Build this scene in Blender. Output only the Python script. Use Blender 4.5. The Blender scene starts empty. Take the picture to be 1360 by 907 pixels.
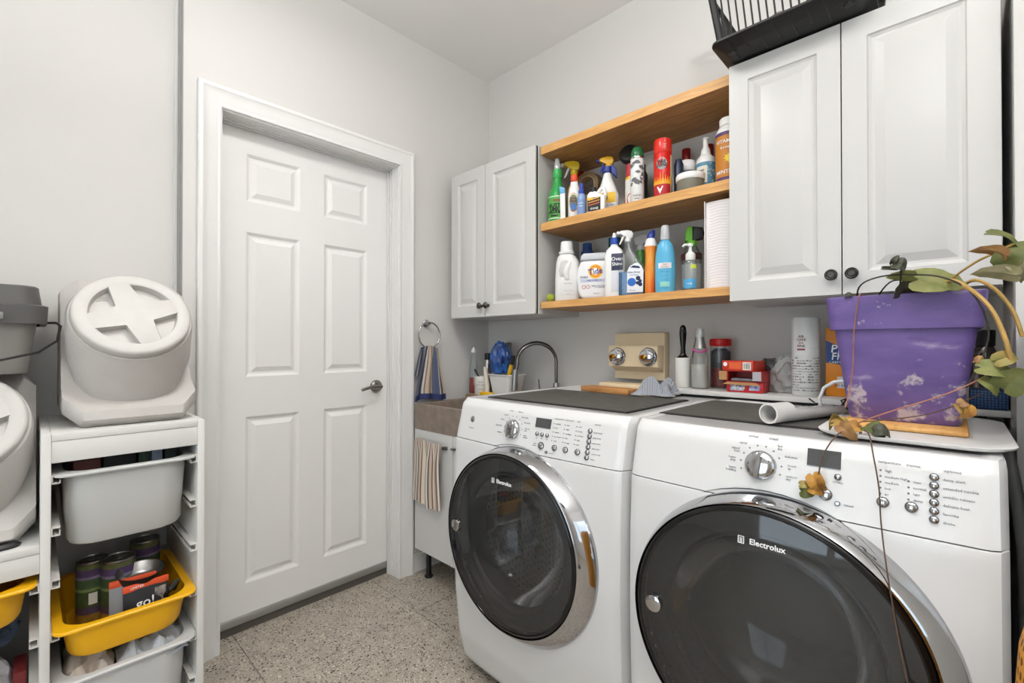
import bpy, bmesh, math, random
from mathutils import Vector, Matrix, noise
sc = bpy.context.scene
COL = sc.collection
R = math.radians
PI = math.pi

# ------------------------------------------------------------------ camera, world, light, exposure
cam_d = bpy.data.cameras.new('camera')
cam = bpy.data.objects.new('camera', cam_d)
COL.objects.link(cam)
cam.location = (1.985, -1.869, 1.15)
cam.rotation_euler = (R(90.42), 0, R(43.8))
cam_d.sensor_width = 36
cam_d.lens = 613 / 1360 * 36
cam_d.clip_start = 0.02
sc.camera = cam

world = bpy.data.worlds.new('daylight')
sc.world = world
world.use_nodes = True
bg = world.node_tree.nodes['Background']
bg.inputs[0].default_value = (0.90, 0.95, 1.0, 1)
bg.inputs[1].default_value = 2.0

def area(name, loc, rot, sx, sy, energy, color=(1, 1, 1), shape='RECTANGLE'):
    l = bpy.data.lights.new(name, 'AREA')
    l.shape = shape
    l.size = sx
    l.size_y = sy
    l.energy = energy
    l.color = color
    o = bpy.data.objects.new(name, l)
    COL.objects.link(o)
    o.location = loc
    o.rotation_euler = rot
    return o
# daylight through the glass door behind the camera
area('door_daylight', (1.6, -4.36, 1.1), (R(90), 0, 0), 1.7, 2.1, 20, (1.0, 1.0, 1.0))
# added fill through a made-up, unseen window, to brighten the door wall
area('added_window_fill', (4.26, -1.95, 1.45), (R(90), 0, R(90)), 1.5, 1.3, 2, (1.0, 0.995, 0.99))
LAMP_POS = (0.95, -1.35, 2.66)
LAMP_W = 12.5
UPLIGHT_W = 108
sc.view_settings.view_transform = 'Standard'
sc.view_settings.look = 'None'
sc.view_settings.exposure = -0.17
sc.view_settings.gamma = 1
sc.view_settings.use_curve_mapping = False

# ------------------------------------------------------------------ materials
def lin(h):
    h = h.lstrip('#')
    out = []
    for i in (0, 2, 4):
        c = int(h[i:i + 2], 16) / 255
        out.append(c / 12.92 if c <= 0.04045 else ((c + 0.055) / 1.055) ** 2.4)
    return tuple(out) + (1,)

_M = {}
def mat(name, col, rough=0.5, metal=0.0, noise_amt=0.04, noise_scale=12, bump=0.0, bump_scale=60,
        trans=0.0, ior=1.45, spec=0.5, coat=0.0, emit=None, aniso=None, col2=None, stretch=(1, 1, 1)):
    if name in _M:
        return _M[name]
    m = bpy.data.materials.new(name)
    m.use_nodes = True
    nt = m.node_tree
    p = nt.nodes['Principled BSDF']
    c = lin(col)
    tc = nt.nodes.new('ShaderNodeTexCoord')
    mp = nt.nodes.new('ShaderNodeMapping')
    mp.inputs['Scale'].default_value = stretch
    nt.links.new(tc.outputs['Object'], mp.inputs[0])
    if noise_amt > 0:
        n = nt.nodes.new('ShaderNodeTexNoise')
        n.inputs['Scale'].default_value = noise_scale
        n.inputs['Detail'].default_value = 4
        nt.links.new(mp.outputs[0], n.inputs['Vector'])
        r = nt.nodes.new('ShaderNodeValToRGB')
        r.color_ramp.elements[0].position = 0.3
        r.color_ramp.elements[1].position = 0.7
        c2 = lin(col2) if col2 else tuple(x * (1 - noise_amt) for x in c[:3]) + (1,)
        r.color_ramp.elements[0].color = c2
        r.color_ramp.elements[1].color = c
        nt.links.new(n.outputs[0], r.inputs[0])
        nt.links.new(r.outputs[0], p.inputs['Base Color'])
    else:
        p.inputs['Base Color'].default_value = c
    p.inputs['Roughness'].default_value = rough
    p.inputs['Metallic'].default_value = metal
    p.inputs['Specular IOR Level'].default_value = spec
    p.inputs['IOR'].default_value = ior
    p.inputs['Transmission Weight'].default_value = trans
    p.inputs['Coat Weight'].default_value = coat
    if bump > 0:
        n2 = nt.nodes.new('ShaderNodeTexNoise')
        n2.inputs['Scale'].default_value = bump_scale
        n2.inputs['Detail'].default_value = 3
        nt.links.new(mp.outputs[0], n2.inputs['Vector'])
        b = nt.nodes.new('ShaderNodeBump')
        b.inputs['Strength'].default_value = bump
        b.inputs['Distance'].default_value = 0.005
        nt.links.new(n2.outputs[0], b.inputs['Height'])
        nt.links.new(b.outputs[0], p.inputs['Normal'])
    if emit:
        p.inputs['Emission Color'].default_value = c
        p.inputs['Emission Strength'].default_value = emit
    _M[name] = m
    return m

def clearmat(name, col, amount, rough=0.05, gloss=0.10):
    """thin clear plastic or glass: tinted transparency with a fresnel gloss"""
    if name in _M:
        return _M[name]
    m = bpy.data.materials.new(name)
    m.use_nodes = True
    nt = m.node_tree
    nt.nodes.remove(nt.nodes['Principled BSDF'])
    out = nt.nodes['Material Output']
    t = nt.nodes.new('ShaderNodeBsdfTransparent')
    t.inputs[0].default_value = lin(col)
    d = nt.nodes.new('ShaderNodeBsdfDiffuse')
    d.inputs[0].default_value = lin(col)
    g = nt.nodes.new('ShaderNodeBsdfGlossy')
    g.inputs['Roughness'].default_value = rough
    fr = nt.nodes.new('ShaderNodeLayerWeight')
    fr.inputs[0].default_value = 0.25
    ad = nt.nodes.new('ShaderNodeMath')
    ad.operation = 'MULTIPLY_ADD'
    ad.inputs[1].default_value = 0.6
    ad.inputs[2].default_value = gloss
    nt.links.new(fr.outputs['Fresnel'], ad.inputs[0])
    m1 = nt.nodes.new('ShaderNodeMixShader')
    m1.inputs[0].default_value = amount
    nt.links.new(t.outputs[0], m1.inputs[1])
    nt.links.new(d.outputs[0], m1.inputs[2])
    m2 = nt.nodes.new('ShaderNodeMixShader')
    nt.links.new(ad.outputs[0], m2.inputs[0])
    nt.links.new(m1.outputs[0], m2.inputs[1])
    nt.links.new(g.outputs[0], m2.inputs[2])
    nt.links.new(m2.outputs[0], out.inputs[0])
    _M[name] = m
    return m

def stripemat(name, stops, scale, axis=0, rough=0.9, bump=0.3, wob=0.0, cross=None):
    """woven cloth with coloured stripes across one local axis; stops = [(pos, colour)]"""
    m = bpy.data.materials.new(name)
    m.use_nodes = True
    nt = m.node_tree
    p = nt.nodes['Principled BSDF']
    p.inputs['Roughness'].default_value = rough
    uv = nt.nodes.new('ShaderNodeUVMap')
    sep = nt.nodes.new('ShaderNodeSeparateXYZ')
    nt.links.new(uv.outputs[0], sep.inputs[0])
    mul = nt.nodes.new('ShaderNodeMath'); mul.operation = 'MULTIPLY'; mul.inputs[1].default_value = scale
    nt.links.new(sep.outputs[axis], mul.inputs[0])
    fr = nt.nodes.new('ShaderNodeMath'); fr.operation = 'FRACT'
    nt.links.new(mul.outputs[0], fr.inputs[0])
    r = nt.nodes.new('ShaderNodeValToRGB')
    r.color_ramp.interpolation = 'CONSTANT'
    els = r.color_ramp.elements
    els[0].position = stops[0][0]; els[0].color = lin(stops[0][1])
    els[1].position = stops[1][0]; els[1].color = lin(stops[1][1])
    for pos, c in stops[2:]:
        e = els.new(pos); e.color = lin(c)
    nt.links.new(fr.outputs[0], r.inputs[0])
    last = r.outputs[0]
    if cross:                                   # a plain woven border past v = cross[0]
        gt = nt.nodes.new('ShaderNodeMath'); gt.operation = 'GREATER_THAN'; gt.inputs[1].default_value = cross[0]
        nt.links.new(sep.outputs[1 - axis], gt.inputs[0])
        mx = nt.nodes.new('ShaderNodeMix'); mx.data_type = 'RGBA'
        nt.links.new(gt.outputs[0], mx.inputs[0])
        nt.links.new(last, mx.inputs[6])
        mx.inputs[7].default_value = lin(cross[1])
        last = mx.outputs[2]
    nt.links.new(last, p.inputs['Base Color'])
    tc = nt.nodes.new('ShaderNodeTexCoord')
    n = nt.nodes.new('ShaderNodeTexNoise'); n.inputs['Scale'].default_value = 260
    nt.links.new(tc.outputs['Object'], n.inputs['Vector'])
    b = nt.nodes.new('ShaderNodeBump'); b.inputs['Strength'].default_value = bump; b.inputs['Distance'].default_value = 0.004
    nt.links.new(n.outputs[0], b.inputs['Height'])
    nt.links.new(b.outputs[0], p.inputs['Normal'])
    return m

def woodmat(name, c1, c2, scale=(1, 14, 14), rough=0.45):
    m = bpy.data.materials.new(name)
    m.use_nodes = True
    nt = m.node_tree
    p = nt.nodes['Principled BSDF']
    tc = nt.nodes.new('ShaderNodeTexCoord')
    mp = nt.nodes.new('ShaderNodeMapping'); mp.inputs['Scale'].default_value = scale
    nt.links.new(tc.outputs['Object'], mp.inputs[0])
    n = nt.nodes.new('ShaderNodeTexNoise'); n.inputs['Scale'].default_value = 4; n.inputs['Detail'].default_value = 6
    n.inputs['Distortion'].default_value = 0.6
    nt.links.new(mp.outputs[0], n.inputs['Vector'])
    r = nt.nodes.new('ShaderNodeValToRGB')
    r.color_ramp.elements[0].position = 0.3; r.color_ramp.elements[0].color = lin(c1)
    r.color_ramp.elements[1].position = 0.7; r.color_ramp.elements[1].color = lin(c2)
    nt.links.new(n.outputs[0], r.inputs[0])
    nt.links.new(r.outputs[0], p.inputs['Base Color'])
    p.inputs['Roughness'].default_value = rough
    b = nt.nodes.new('ShaderNodeBump'); b.inputs['Strength'].default_value = 0.08; b.inputs['Distance'].default_value = 0.002
    nt.links.new(n.outputs[0], b.inputs['Height'])
    nt.links.new(b.outputs[0], p.inputs['Normal'])
    return m

# ------------------------------------------------------------------ geometry helpers
class B:
    """collects shapes into one bmesh"""
    def __init__(self):
        self.bm = bmesh.new()
        self.uv = None
    def box(self, x0, x1, y0, y1, z0, z1, bev=0.0, seg=2):
        M = Matrix.Translation(((x0 + x1) / 2, (y0 + y1) / 2, (z0 + z1) / 2)) @ Matrix.Diagonal((x1 - x0, y1 - y0, z1 - z0, 1))
        g = bmesh.ops.create_cube(self.bm, size=1, matrix=M)
        if bev > 0:
            es = list({e for v in g['verts'] for e in v.link_edges})
            bmesh.ops.bevel(self.bm, geom=es, offset=bev, segments=seg, profile=0.5, affect='EDGES', clamp_overlap=True)
        return self
    def ring(self, pts):
        return [self.bm.verts.new(p) for p in pts]
    def loft(self, rings, cap0=True, cap1=True, closed=True):
        vs = [self.ring(r) if len(r) > 1 else [self.bm.verts.new(r[0])] for r in rings]
        for a, b in zip(vs[:-1], vs[1:]):
            if len(a) == 1 and len(b) == 1:
                continue
            if len(a) == 1:
                n = len(b)
                for i in range(n if closed else n - 1):
                    self.bm.faces.new((a[0], b[(i + 1) % n], b[i]))
            elif len(b) == 1:
                n = len(a)
                for i in range(n if closed else n - 1):
                    self.bm.faces.new((a[i], a[(i + 1) % n], b[0]))
            else:
                n = len(a)
                for i in range(n if closed else n - 1):
                    self.bm.faces.new((a[i], a[(i + 1) % n], b[(i + 1) % n], b[i]))
        if cap0 and len(vs[0]) > 2:
            self.bm.faces.new(list(reversed(vs[0])))
        if cap1 and len(vs[-1]) > 2:
            self.bm.faces.new(vs[-1])
        return vs
    def lathe(self, prof, seg=24, c=(0, 0, 0), sx=1.0, sy=1.0, M=None, caps=True):
        rings = []
        for r, z in prof:
            if r < 1e-5:
                rings.append([(c[0], c[1], c[2] + z)])
            else:
                rings.append([(c[0] + sx * r * math.cos(2 * PI * i / seg), c[1] + sy * r * math.sin(2 * PI * i / seg), c[2] + z) for i in range(seg)])
        if M is not None:
            rings = [[M @ Vector(p) for p in r] for r in rings]
        self.loft(rings, caps, caps)
        return self
    def tube(self, pts, r, seg=8, caps=True, closed=False):
        pts = [Vector(p) for p in pts]
        n = len(pts)
        rr = r if isinstance(r, (list, tuple)) else [r] * n
        rings = []
        nrm = None
        for i, p in enumerate(pts):
            if closed:
                t = pts[(i + 1) % n] - pts[i - 1]
            else:
                t = pts[min(i + 1, n - 1)] - pts[max(i - 1, 0)]
            if t.length < 1e-9:
                t = Vector((0, 0, 1))
            t.normalize()
            if nrm is None:
                nrm = t.orthogonal().normalized()
            else:
                nrm = nrm - t * nrm.dot(t)
                if nrm.length < 1e-6:
                    nrm = t.orthogonal()
                nrm.normalize()
            bi = t.cross(nrm)
            rings.append([p + (nrm * math.cos(2 * PI * k / seg) + bi * math.sin(2 * PI * k / seg)) * rr[i] for k in range(seg)])
        if closed:
            rings.append(rings[0])
            self.loft(rings, False, False)
            bmesh.ops.remove_doubles(self.bm, verts=self.bm.verts, dist=1e-6)
        else:
            self.loft(rings, caps, caps)
        return self
    def prism(self, poly, d0, d1, plane='xz', bev=0.0):
        """extrude a 2-D outline; plane xz extrudes along y, xy along z, yz along x"""
        def P(a, b, d):
            return {'xz': (a, d, b), 'xy': (a, b, d), 'yz': (d, a, b)}[plane]
        v0 = self.ring([P(a, b, d0) for a, b in poly])
        v1 = self.ring([P(a, b, d1) for a, b in poly])
        n = len(poly)
        fs = [self.bm.faces.new(v0), self.bm.faces.new(list(reversed(v1)))]
        for i in range(n):
            fs.append(self.bm.faces.new((v0[i], v1[i], v1[(i + 1) % n], v0[(i + 1) % n])))
        if bev > 0:
            es = list({e for f in fs[:2] for e in f.edges})
            bmesh.ops.bevel(self.bm, geom=es, offset=bev, segments=2, profile=0.5, affect='EDGES', clamp_overlap=True)
        return self
    def grid(self, nu, nv, fn, uv=True):
        vs = [[self.bm.verts.new(fn(i / nu, j / nv)) for j in range(nv + 1)] for i in range(nu + 1)]
        L = self.bm.loops.layers.uv.verify() if uv else None
        for i in range(nu):
            for j in range(nv):
                f = self.bm.faces.new((vs[i][j], vs[i + 1][j], vs[i + 1][j + 1], vs[i][j + 1]))
                if uv:
                    for lp, (a, b) in zip(f.loops, ((i, j), (i + 1, j), (i + 1, j + 1), (i, j + 1))):
                        lp[L].uv = (a / nu, b / nv)
        return vs
    def solid(self, th):
        bmesh.ops.recalc_face_normals(self.bm, faces=self.bm.faces)
        bmesh.ops.solidify(self.bm, geom=list(self.bm.faces), thickness=th)
        return self
    def xf(self, M):
        bmesh.ops.transform(self.bm, matrix=M, verts=self.bm.verts)
        return self

def rrect(hx, hy, r, n=5, z=0.0, c=(0, 0)):
    pts = []
    for cx, cy, a0 in ((hx - r, hy - r, 0), (-hx + r, hy - r, 90), (-hx + r, -hy + r, 180), (hx - r, -hy + r, 270)):
        for k in range(n + 1):
            a = R(a0 + 90 * k / n)
            pts.append((c[0] + cx + r * math.cos(a), c[1] + cy + r * math.sin(a), z))
    return pts

def obj(name, b, m, parent=None, loc=(0, 0, 0), rot=(0, 0, 0), smooth=35, recalc=True):
    bm = b.bm if isinstance(b, B) else b
    if recalc:
        bmesh.ops.recalc_face_normals(bm, faces=bm.faces)
    me = bpy.data.meshes.new(name)
    bm.to_mesh(me)
    bm.free()
    me.materials.append(m)
    if smooth:
        me.polygons.foreach_set('use_smooth', [True] * len(me.polygons))
        me.set_sharp_from_angle(angle=R(smooth))
    o = bpy.data.objects.new(name, me)
    COL.objects.link(o)
    o.location = loc
    o.rotation_euler = rot
    if parent:
        o.parent = parent
    return o

def tag(o, label, cat, group=None, kind=None):
    o['label'] = label
    o['category'] = cat
    if group:
        o['group'] = group
    if kind:
        o['kind'] = kind
    return o

def thing(name, label, cat, loc=(0, 0, 0), rz=0.0, group=None):
    o = bpy.data.objects.new(name, None)
    o.empty_display_size = 0.02
    COL.objects.link(o)
    o.location = loc
    o.rotation_euler = (0, 0, rz)
    return tag(o, label, cat, group)

def struct(name, b, m, parent=None, smooth=0, loc=(0, 0, 0), rot=(0, 0, 0), label=None):
    o = obj(name, b, m, parent, loc, rot, smooth)
    if not parent:
        o['kind'] = 'structure'
    if label:
        o['label'] = label
    return o

def text(b, s, size, fn=None, loc=(0, 0, 0), rot=(R(90), 0, 0), align='CENTER', sx=1.0, bend=None, shear=0.0, bold=0.0, extrude=0.0003):
    """add lettering to a bmesh collector; fn maps each finished vertex, bend wraps round a vertical cylinder of that radius"""
    cu = bpy.data.curves.new('letters', 'FONT')
    cu.body = s
    cu.size = size
    cu.align_x = align
    cu.align_y = 'CENTER'
    cu.resolution_u = 2 if size > 0.014 else 1
    cu.extrude = extrude
    cu.shear = shear
    cu.offset = bold * 0.4
    cu.space_line = 0.85
    to = bpy.data.objects.new('letters', cu)
    COL.objects.link(to)
    dg = bpy.context.evaluated_depsgraph_get()
    me = bpy.data.meshes.new_from_object(to.evaluated_get(dg))
    M = Matrix.Translation(loc) @ Matrix((
        (1, 0, 0, 0), (0, 1, 0, 0), (0, 0, 1, 0), (0, 0, 0, 1)))
    from mathutils import Euler
    M = M @ Euler(rot).to_matrix().to_4x4()
    for v in me.vertices:
        v.co.x *= sx
        if bend:
            a = v.co.x / bend
            v.co = Vector((bend * math.sin(a), v.co.y, bend * math.cos(a) - bend + v.co.z))
        v.co = M @ v.co
        if fn:
            v.co = fn(v.co)
    b.bm.from_mesh(me)
    bpy.data.objects.remove(to)
    bpy.data.curves.remove(cu)
    bpy.data.meshes.remove(me)
    return b

def patch(b, r, z0, z1, a0, a1, n=10, sx=1.0, sy=1.0, off=0.0006):
    """a label wrapped on a round body; angles in degrees, 0 faces -y, positive turns to +x"""
    rings = []
    for z in (z0, z1):
        rings.append([(sx * (r + off) * math.sin(R(a0 + (a1 - a0) * k / n)), -sy * (r + off) * math.cos(R(a0 + (a1 - a0) * k / n)), z) for k in range(n + 1)])
    b.loft(rings, False, False, closed=False)
    return b

# common materials
WHITE_WALL = mat('wall_paint', '#d4d1cd', 0.75, noise_amt=0.02, noise_scale=3, bump=0.05, bump_scale=220)
CEIL = mat('ceiling_paint', '#e6e4e1', 0.85, noise_amt=0.02, noise_scale=3)
TRIMW = mat('trim_paint', '#e4e2e0', 0.4, noise_amt=0.02)
DOORW = mat('door_paint', '#e8e6e4', 0.42, noise_amt=0.015, bump=0.02, bump_scale=150)
CABW = mat('cabinet_white', '#cac8c5', 0.35, noise_amt=0.015)
ENAMEL = mat('white_enamel', '#d2d1d0', 0.22, noise_amt=0.01, coat=0.3)
CHROME = mat('chrome', '#bcbcbe', 0.07, 1.0, noise_amt=0.0)
STEEL = mat('brushed_steel', '#a9a7a5', 0.3, 1.0, noise_amt=0.05, noise_scale=60)
BLACKP = mat('black_plastic', '#1b1b1c', 0.4, noise_amt=0.1)
BLACKG = mat('black_gloss', '#0c0c0d', 0.12, noise_amt=0.0)
DKGREY = mat('dark_grey_print', '#5c5c5e', 0.5, noise_amt=0.0)
WHITEP = mat('white_plastic', '#ecebe8', 0.35, noise_amt=0.02)

# ================================================================== the room
def terrazzo():
    m = bpy.data.materials.new('terrazzo')
    m.use_nodes = True
    nt = m.node_tree
    p = nt.nodes['Principled BSDF']
    geo = nt.nodes.new('ShaderNodeNewGeometry')
    base = nt.nodes.new('ShaderNodeTexNoise'); base.inputs['Scale'].default_value = 14; base.inputs['Detail'].default_value = 5
    nt.links.new(geo.outputs['Position'], base.inputs['Vector'])
    r0 = nt.nodes.new('ShaderNodeValToRGB')
    r0.color_ramp.elements[0].position = 0.3; r0.color_ramp.elements[0].color = lin('#a0968a')
    r0.color_ramp.elements[1].position = 0.7; r0.color_ramp.elements[1].color = lin('#b3a99b')
    nt.links.new(base.outputs[0], r0.inputs[0])
    last = r0.outputs[0]
    # chips: voronoi cells, a few of them dark / pale / brown, round ones kept by distance
    for sc_, lo, hi, col, dist in ((230, 0.0, 0.24, '#8f8372', 0.42), (170, 0.74, 0.90, '#756a5c', 0.42), (150, 0.0, 0.17, '#d9d1c3', 0.40), (120, 0.82, 1.0, '#4a423a', 0.38), (90, 0.88, 1.0, '#332d28', 0.34), (210, 0.86, 1.0, '#4b433b', 0.40)):
        v = nt.nodes.new('ShaderNodeTexVoronoi'); v.inputs['Scale'].default_value = sc_
        nt.links.new(geo.outputs['Position'], v.inputs['Vector'])
        s = nt.nodes.new('ShaderNodeSeparateColor')
        nt.links.new(v.outputs['Color'], s.inputs[0])
        a = nt.nodes.new('ShaderNodeMath'); a.operation = 'GREATER_THAN'; a.inputs[1].default_value = lo
        b = nt.nodes.new('ShaderNodeMath'); b.operation = 'LESS_THAN'; b.inputs[1].default_value = hi
        d = nt.nodes.new('ShaderNodeMath'); d.operation = 'LESS_THAN'; d.inputs[1].default_value = dist
        nt.links.new(s.outputs[0], a.inputs[0]); nt.links.new(s.outputs[0], b.inputs[0]); nt.links.new(v.outputs['Distance'], d.inputs[0])
        m1 = nt.nodes.new('ShaderNodeMath'); m1.operation = 'MULTIPLY'
        m2 = nt.nodes.new('ShaderNodeMath'); m2.operation = 'MULTIPLY'
        nt.links.new(a.outputs[0], m1.inputs[0]); nt.links.new(b.outputs[0], m1.inputs[1])
        nt.links.new(m1.outputs[0], m2.inputs[0]); nt.links.new(d.outputs[0], m2.inputs[1])
        mx = nt.nodes.new('ShaderNodeMix'); mx.data_type = 'RGBA'
        nt.links.new(m2.outputs[0], mx.inputs[0]); nt.links.new(last, mx.inputs[6]); mx.inputs[7].default_value = lin(col)
        last = mx.outputs[2]
    nt.links.new(last, p.inputs['Base Color'])
    p.inputs['Roughness'].default_value = 0.55
    return m
TERR = terrazzo()
GROUT = mat('grout', '#8a8074', 0.9)
fl = struct('floor', B().box(-0.22, 4.2, -4.3, 0.1, -0.06, -0.004), GROUT)
xs = [-0.22, 0.31, 0.91, 1.51, 2.11, 2.71, 3.31, 4.2]
ys = [-4.3, -3.71, -3.11, -2.51, -1.91, -1.31, -0.71, -0.11, 0.1]
for i in range(len(xs) - 1):
    for j in range(len(ys) - 1):
        g = 0.0012
        obj('floor_tile', B().box(xs[i] + g, xs[i + 1] - g, ys[j] + g, ys[j + 1] - g, -0.01, 0.0), TERR, fl, smooth=0)

H = 2.70
struct('ceiling', B().box(-0.25, 4.2, -4.3, 0.12, H, H + 0.08), CEIL)
# wall with the door (x = 0); it steps back 9 cm left of y = -1.496
b = B()
b.box(-0.22, 0.0, -0.60, 0.12, 0, H)
b.box(-0.22, 0.0, -1.496, -1.385, 0, H)
b.box(-0.22, 0.0, -1.385, -0.60, 2.045, H)
b.box(-0.30, -0.09, -4.3, -1.496, 0, H)
wl = struct('wall_left', b, WHITE_WALL)
struct('wall_back', B().box(-0.25, 4.2, 0.0, 0.12, 0, H), WHITE_WALL)
struct('wall_right', B().box(2.083, 2.40, -0.365, 0.0, 0, H), WHITE_WALL)
b = B().box(4.1, 4.2, -4.3, -2.7, 0, H).box(4.1, 4.2, -1.2, 0.0, 0, H).box(4.1, 4.2, -2.7, -1.2, 0, 0.8).box(4.1, 4.2, -2.7, -1.2, 2.1, H)
struct('wall_far_right', b, WHITE_WALL)
w2 = struct('added_window', B().box(4.1, 4.18, -2.7, -2.64, 0.8, 2.1).box(4.1, 4.18, -1.26, -1.2, 0.8, 2.1).box(4.1, 4.18, -2.64, -1.26, 0.8, 0.86).box(4.1, 4.18, -2.64, -1.26, 2.04, 2.1).box(4.1, 4.18, -1.98, -1.92, 0.86, 2.04), TRIMW)  # unseen window, added to the far wall for its fill light
for y0, y1 in ((-2.64, -1.98), (-1.92, -1.26)):
    obj('added_window_pane', B().box(4.139, 4.145, y0, y1, 0.86, 2.04), clearmat('pane_glass', '#f4fbff', 0.0, 0.02, 0.05), w2, smooth=0)
b = B()
b.box(-0.25, 0.75, -4.3, -4.2, 0, H); b.box(2.45, 4.2, -4.3, -4.2, 0, H)
b.box(0.75, 2.45, -4.3, -4.2, 2.15, H)
struct('wall_front', b, WHITE_WALL)
w1 = struct('door_2', B().box(0.75, 0.82, -4.28, -4.2, 0.0, 2.15).box(2.38, 2.45, -4.28, -4.2, 0.0, 2.15)
            .box(0.82, 2.38, -4.28, -4.2, 0.0, 0.08).box(0.82, 2.38, -4.28, -4.2, 2.08, 2.15).box(1.565, 1.635, -4.28, -4.2, 0.08, 2.08), TRIMW)
for x0, x1 in ((0.82, 1.565), (1.635, 2.38)):
    obj('door_pane', B().box(x0, x1, -4.245, -4.239, 0.08, 2.08), clearmat('pane_glass', '#f4fbff', 0.0, 0.02, 0.05), w1, smooth=0)
# bead in the corner of the wall step
struct('trim_1', B().box(-0.09, -0.078, -1.507, -1.4985, 0, H), TRIMW)
struct('return_shade', B().box(-0.077, 0.001, -1.4985, -1.4962, 0, H).box(-0.030, -0.026, -1.5005, -1.4986, 0, H), mat('return_shade_grey', '#a3a09d', 0.5))  # grey strip paints the shade on the return face of the wall step

# ceiling lamp (behind the camera's view)
def ceiling_lamp():
    t = thing('ceiling_lamp', 'round white flush ceiling lamp in the middle of the laundry room ceiling', 'lamp', (LAMP_POS[0], LAMP_POS[1], 2.70))
    obj('lamp_base', B().lathe([(0.0, 0.0), (0.19, 0.0), (0.19, -0.02), (0.17, -0.03), (0.0, -0.03)], 32), WHITEP, t)
    obj('lamp_shade', B().lathe([(0.17, -0.03), (0.16, -0.06), (0.1, -0.085), (0.0, -0.095)], 32), mat('opal_glass', '#fff6ea', 0.4, emit=3.0, noise_amt=0), t)
    area('lamp_light', (LAMP_POS[0], LAMP_POS[1], 2.59), (0, 0, 0), 0.34, 0.34, LAMP_W, (1, 0.99, 0.98), 'DISK')
ceiling_lamp()
# added uplighter, unseen behind the camera, to bounce light off the ceiling
def added_uplight(x, y):
    t = thing('added_uplight', 'unseen black uplighter added to brighten the ceiling', 'lamp', (x, y, 0))
    obj('base', B().lathe([(0, 0), (0.14, 0), (0.14, 0.02), (0.02, 0.035), (0, 0.035)], 32), BLACKP, t)
    obj('pole', B().lathe([(0.012, 0.035), (0.012, 1.74)], 12, caps=False), BLACKP, t)
    obj('shade', B().lathe([(0.02, 1.74), (0.10, 1.77), (0.17, 1.84), (0.165, 1.84), (0.10, 1.78), (0.0, 1.755)], 32, caps=False), BLACKP, t)
    area('added_uplight_area', (x, y, 1.83), (R(180), 0, 0), 0.28, 0.28, UPLIGHT_W, (0.985, 0.995, 1.0), 'DISK')
added_uplight(2.35, -2.1)

# ---- baseboards
b = B().box(0.0, 0.014, -0.541, 0.0, 0, 0.085).box(0.0, 0.009, -0.541, 0.0, 0.085, 0.10)
struct('baseboard_left', b, TRIMW)
struct('baseboard_back', B().box(0.0, 2.1, -0.014, 0.0, 0, 0.085).box(0.0, 2.1, -0.009, 0.0, 0.085, 0.1), TRIMW)

# ---- door casing and jamb
def casing_profile(w):
    return [(0, 0), (0, 0.010), (0.006, 0.012), (0.012, 0.009), (0.022, 0.012), (w * 0.5, 0.015), (w - 0.022, 0.019), (w - 0.014, 0.024), (w - 0.004, 0.024), (w, 0.020), (w, 0)]
b = B()
L0, R0, T0, W = -1.378, -0.609, 2.04, 0.077        # opening edges of the casing
prof = casing_profile(W)
rings = []
for (y, z, sy, szz) in ((L0, 0.0, -1, 0), (L0, T0, -1, 1), (R0, T0, 1, 1), (R0, 0.0, 1, 0)):
    rings.append([(d, y + sy * a, z + szz * a) for a, d in prof])
b.loft(rings, True, True)
struct('trim_2', b, TRIMW, smooth=30)
jb = B()
for y0, y1 in ((L0 - 0.012, L0 + 0.004), (R0 - 0.004, R0 + 0.012)):
    jb.box(-0.215, 0.001, y0, y1, 0, T0 + 0.01)
jb.box(-0.215, 0.001, L0, R0, T0 - 0.006, T0 + 0.012)
# stops the leaf closes against
jb.box(-0.140, -0.128, L0 + 0.003, L0 + 0.014, 0, T0 - 0.005).box(-0.140, -0.128, R0 - 0.014, R0 - 0.003, 0, T0 - 0.005)
for k, dx in enumerate((-0.083, -0.066, -0.052)):         # weather strip steps along the head and right jamb
    jb.box(dx, dx + 0.009, L0, R0, T0 - 0.018 + k * 0.004, T0 - 0.005)
    jb.box(dx, dx + 0.009, R0 - 0.015 + k * 0.004, R0 - 0.003, 0, T0 - 0.005)
struct('trim_3', jb, TRIMW)

# ---- raised-panel helper: a leaf in the local xz plane facing -y, with recessed raised panels
def leaf(bb, x0, x1, z0, z1, th, holes, bev=0.002):
    us = sorted({x0, x1} | {h[0] for h in holes} | {h[1] for h in holes})
    vs_ = sorted({z0, z1} | {h[2] for h in holes} | {h[3] for h in holes})
    V = {}
    def v(u, w):
        if (u, w) not in V:
            V[(u, w)] = bb.bm.verts.new((u, 0, w))
        return V[(u, w)]
    for a, c in zip(us[:-1], us[1:]):
        for d, e in zip(vs_[:-1], vs_[1:]):
            mu, mv = (a + c) / 2, (d + e) / 2
            if any(h[0] < mu < h[1] and h[2] < mv < h[3] for h in holes):
                continue
            bb.bm.faces.new((v(a, d), v(c, d), v(c, e), v(a, e)))
    bb.box(x0, x1, th * 0.5, th, z0, z1)
    for (a, c, d, e) in ((x0, x0 + 1e-5, z0, z1), (x1 - 1e-5, x1, z0, z1)):
        bb.box(a, c, 0, th, d, e)
    bb.box(x0, x1, 0, th, z0, z0 + 1e-5).box(x0, x1, 0, th, z1 - 1e-5, z1)
    return bb
def raised(h, steps):
    bb = B()
    rings = []
    for ins, dep in steps:
        rings.append([(h[0] + ins, dep, h[2] + ins), (h[1] - ins, dep, h[2] + ins), (h[1] - ins, dep, h[3] - ins), (h[0] + ins, dep, h[3] - ins)])
    bb.loft(rings, False, True)
    return bb

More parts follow.
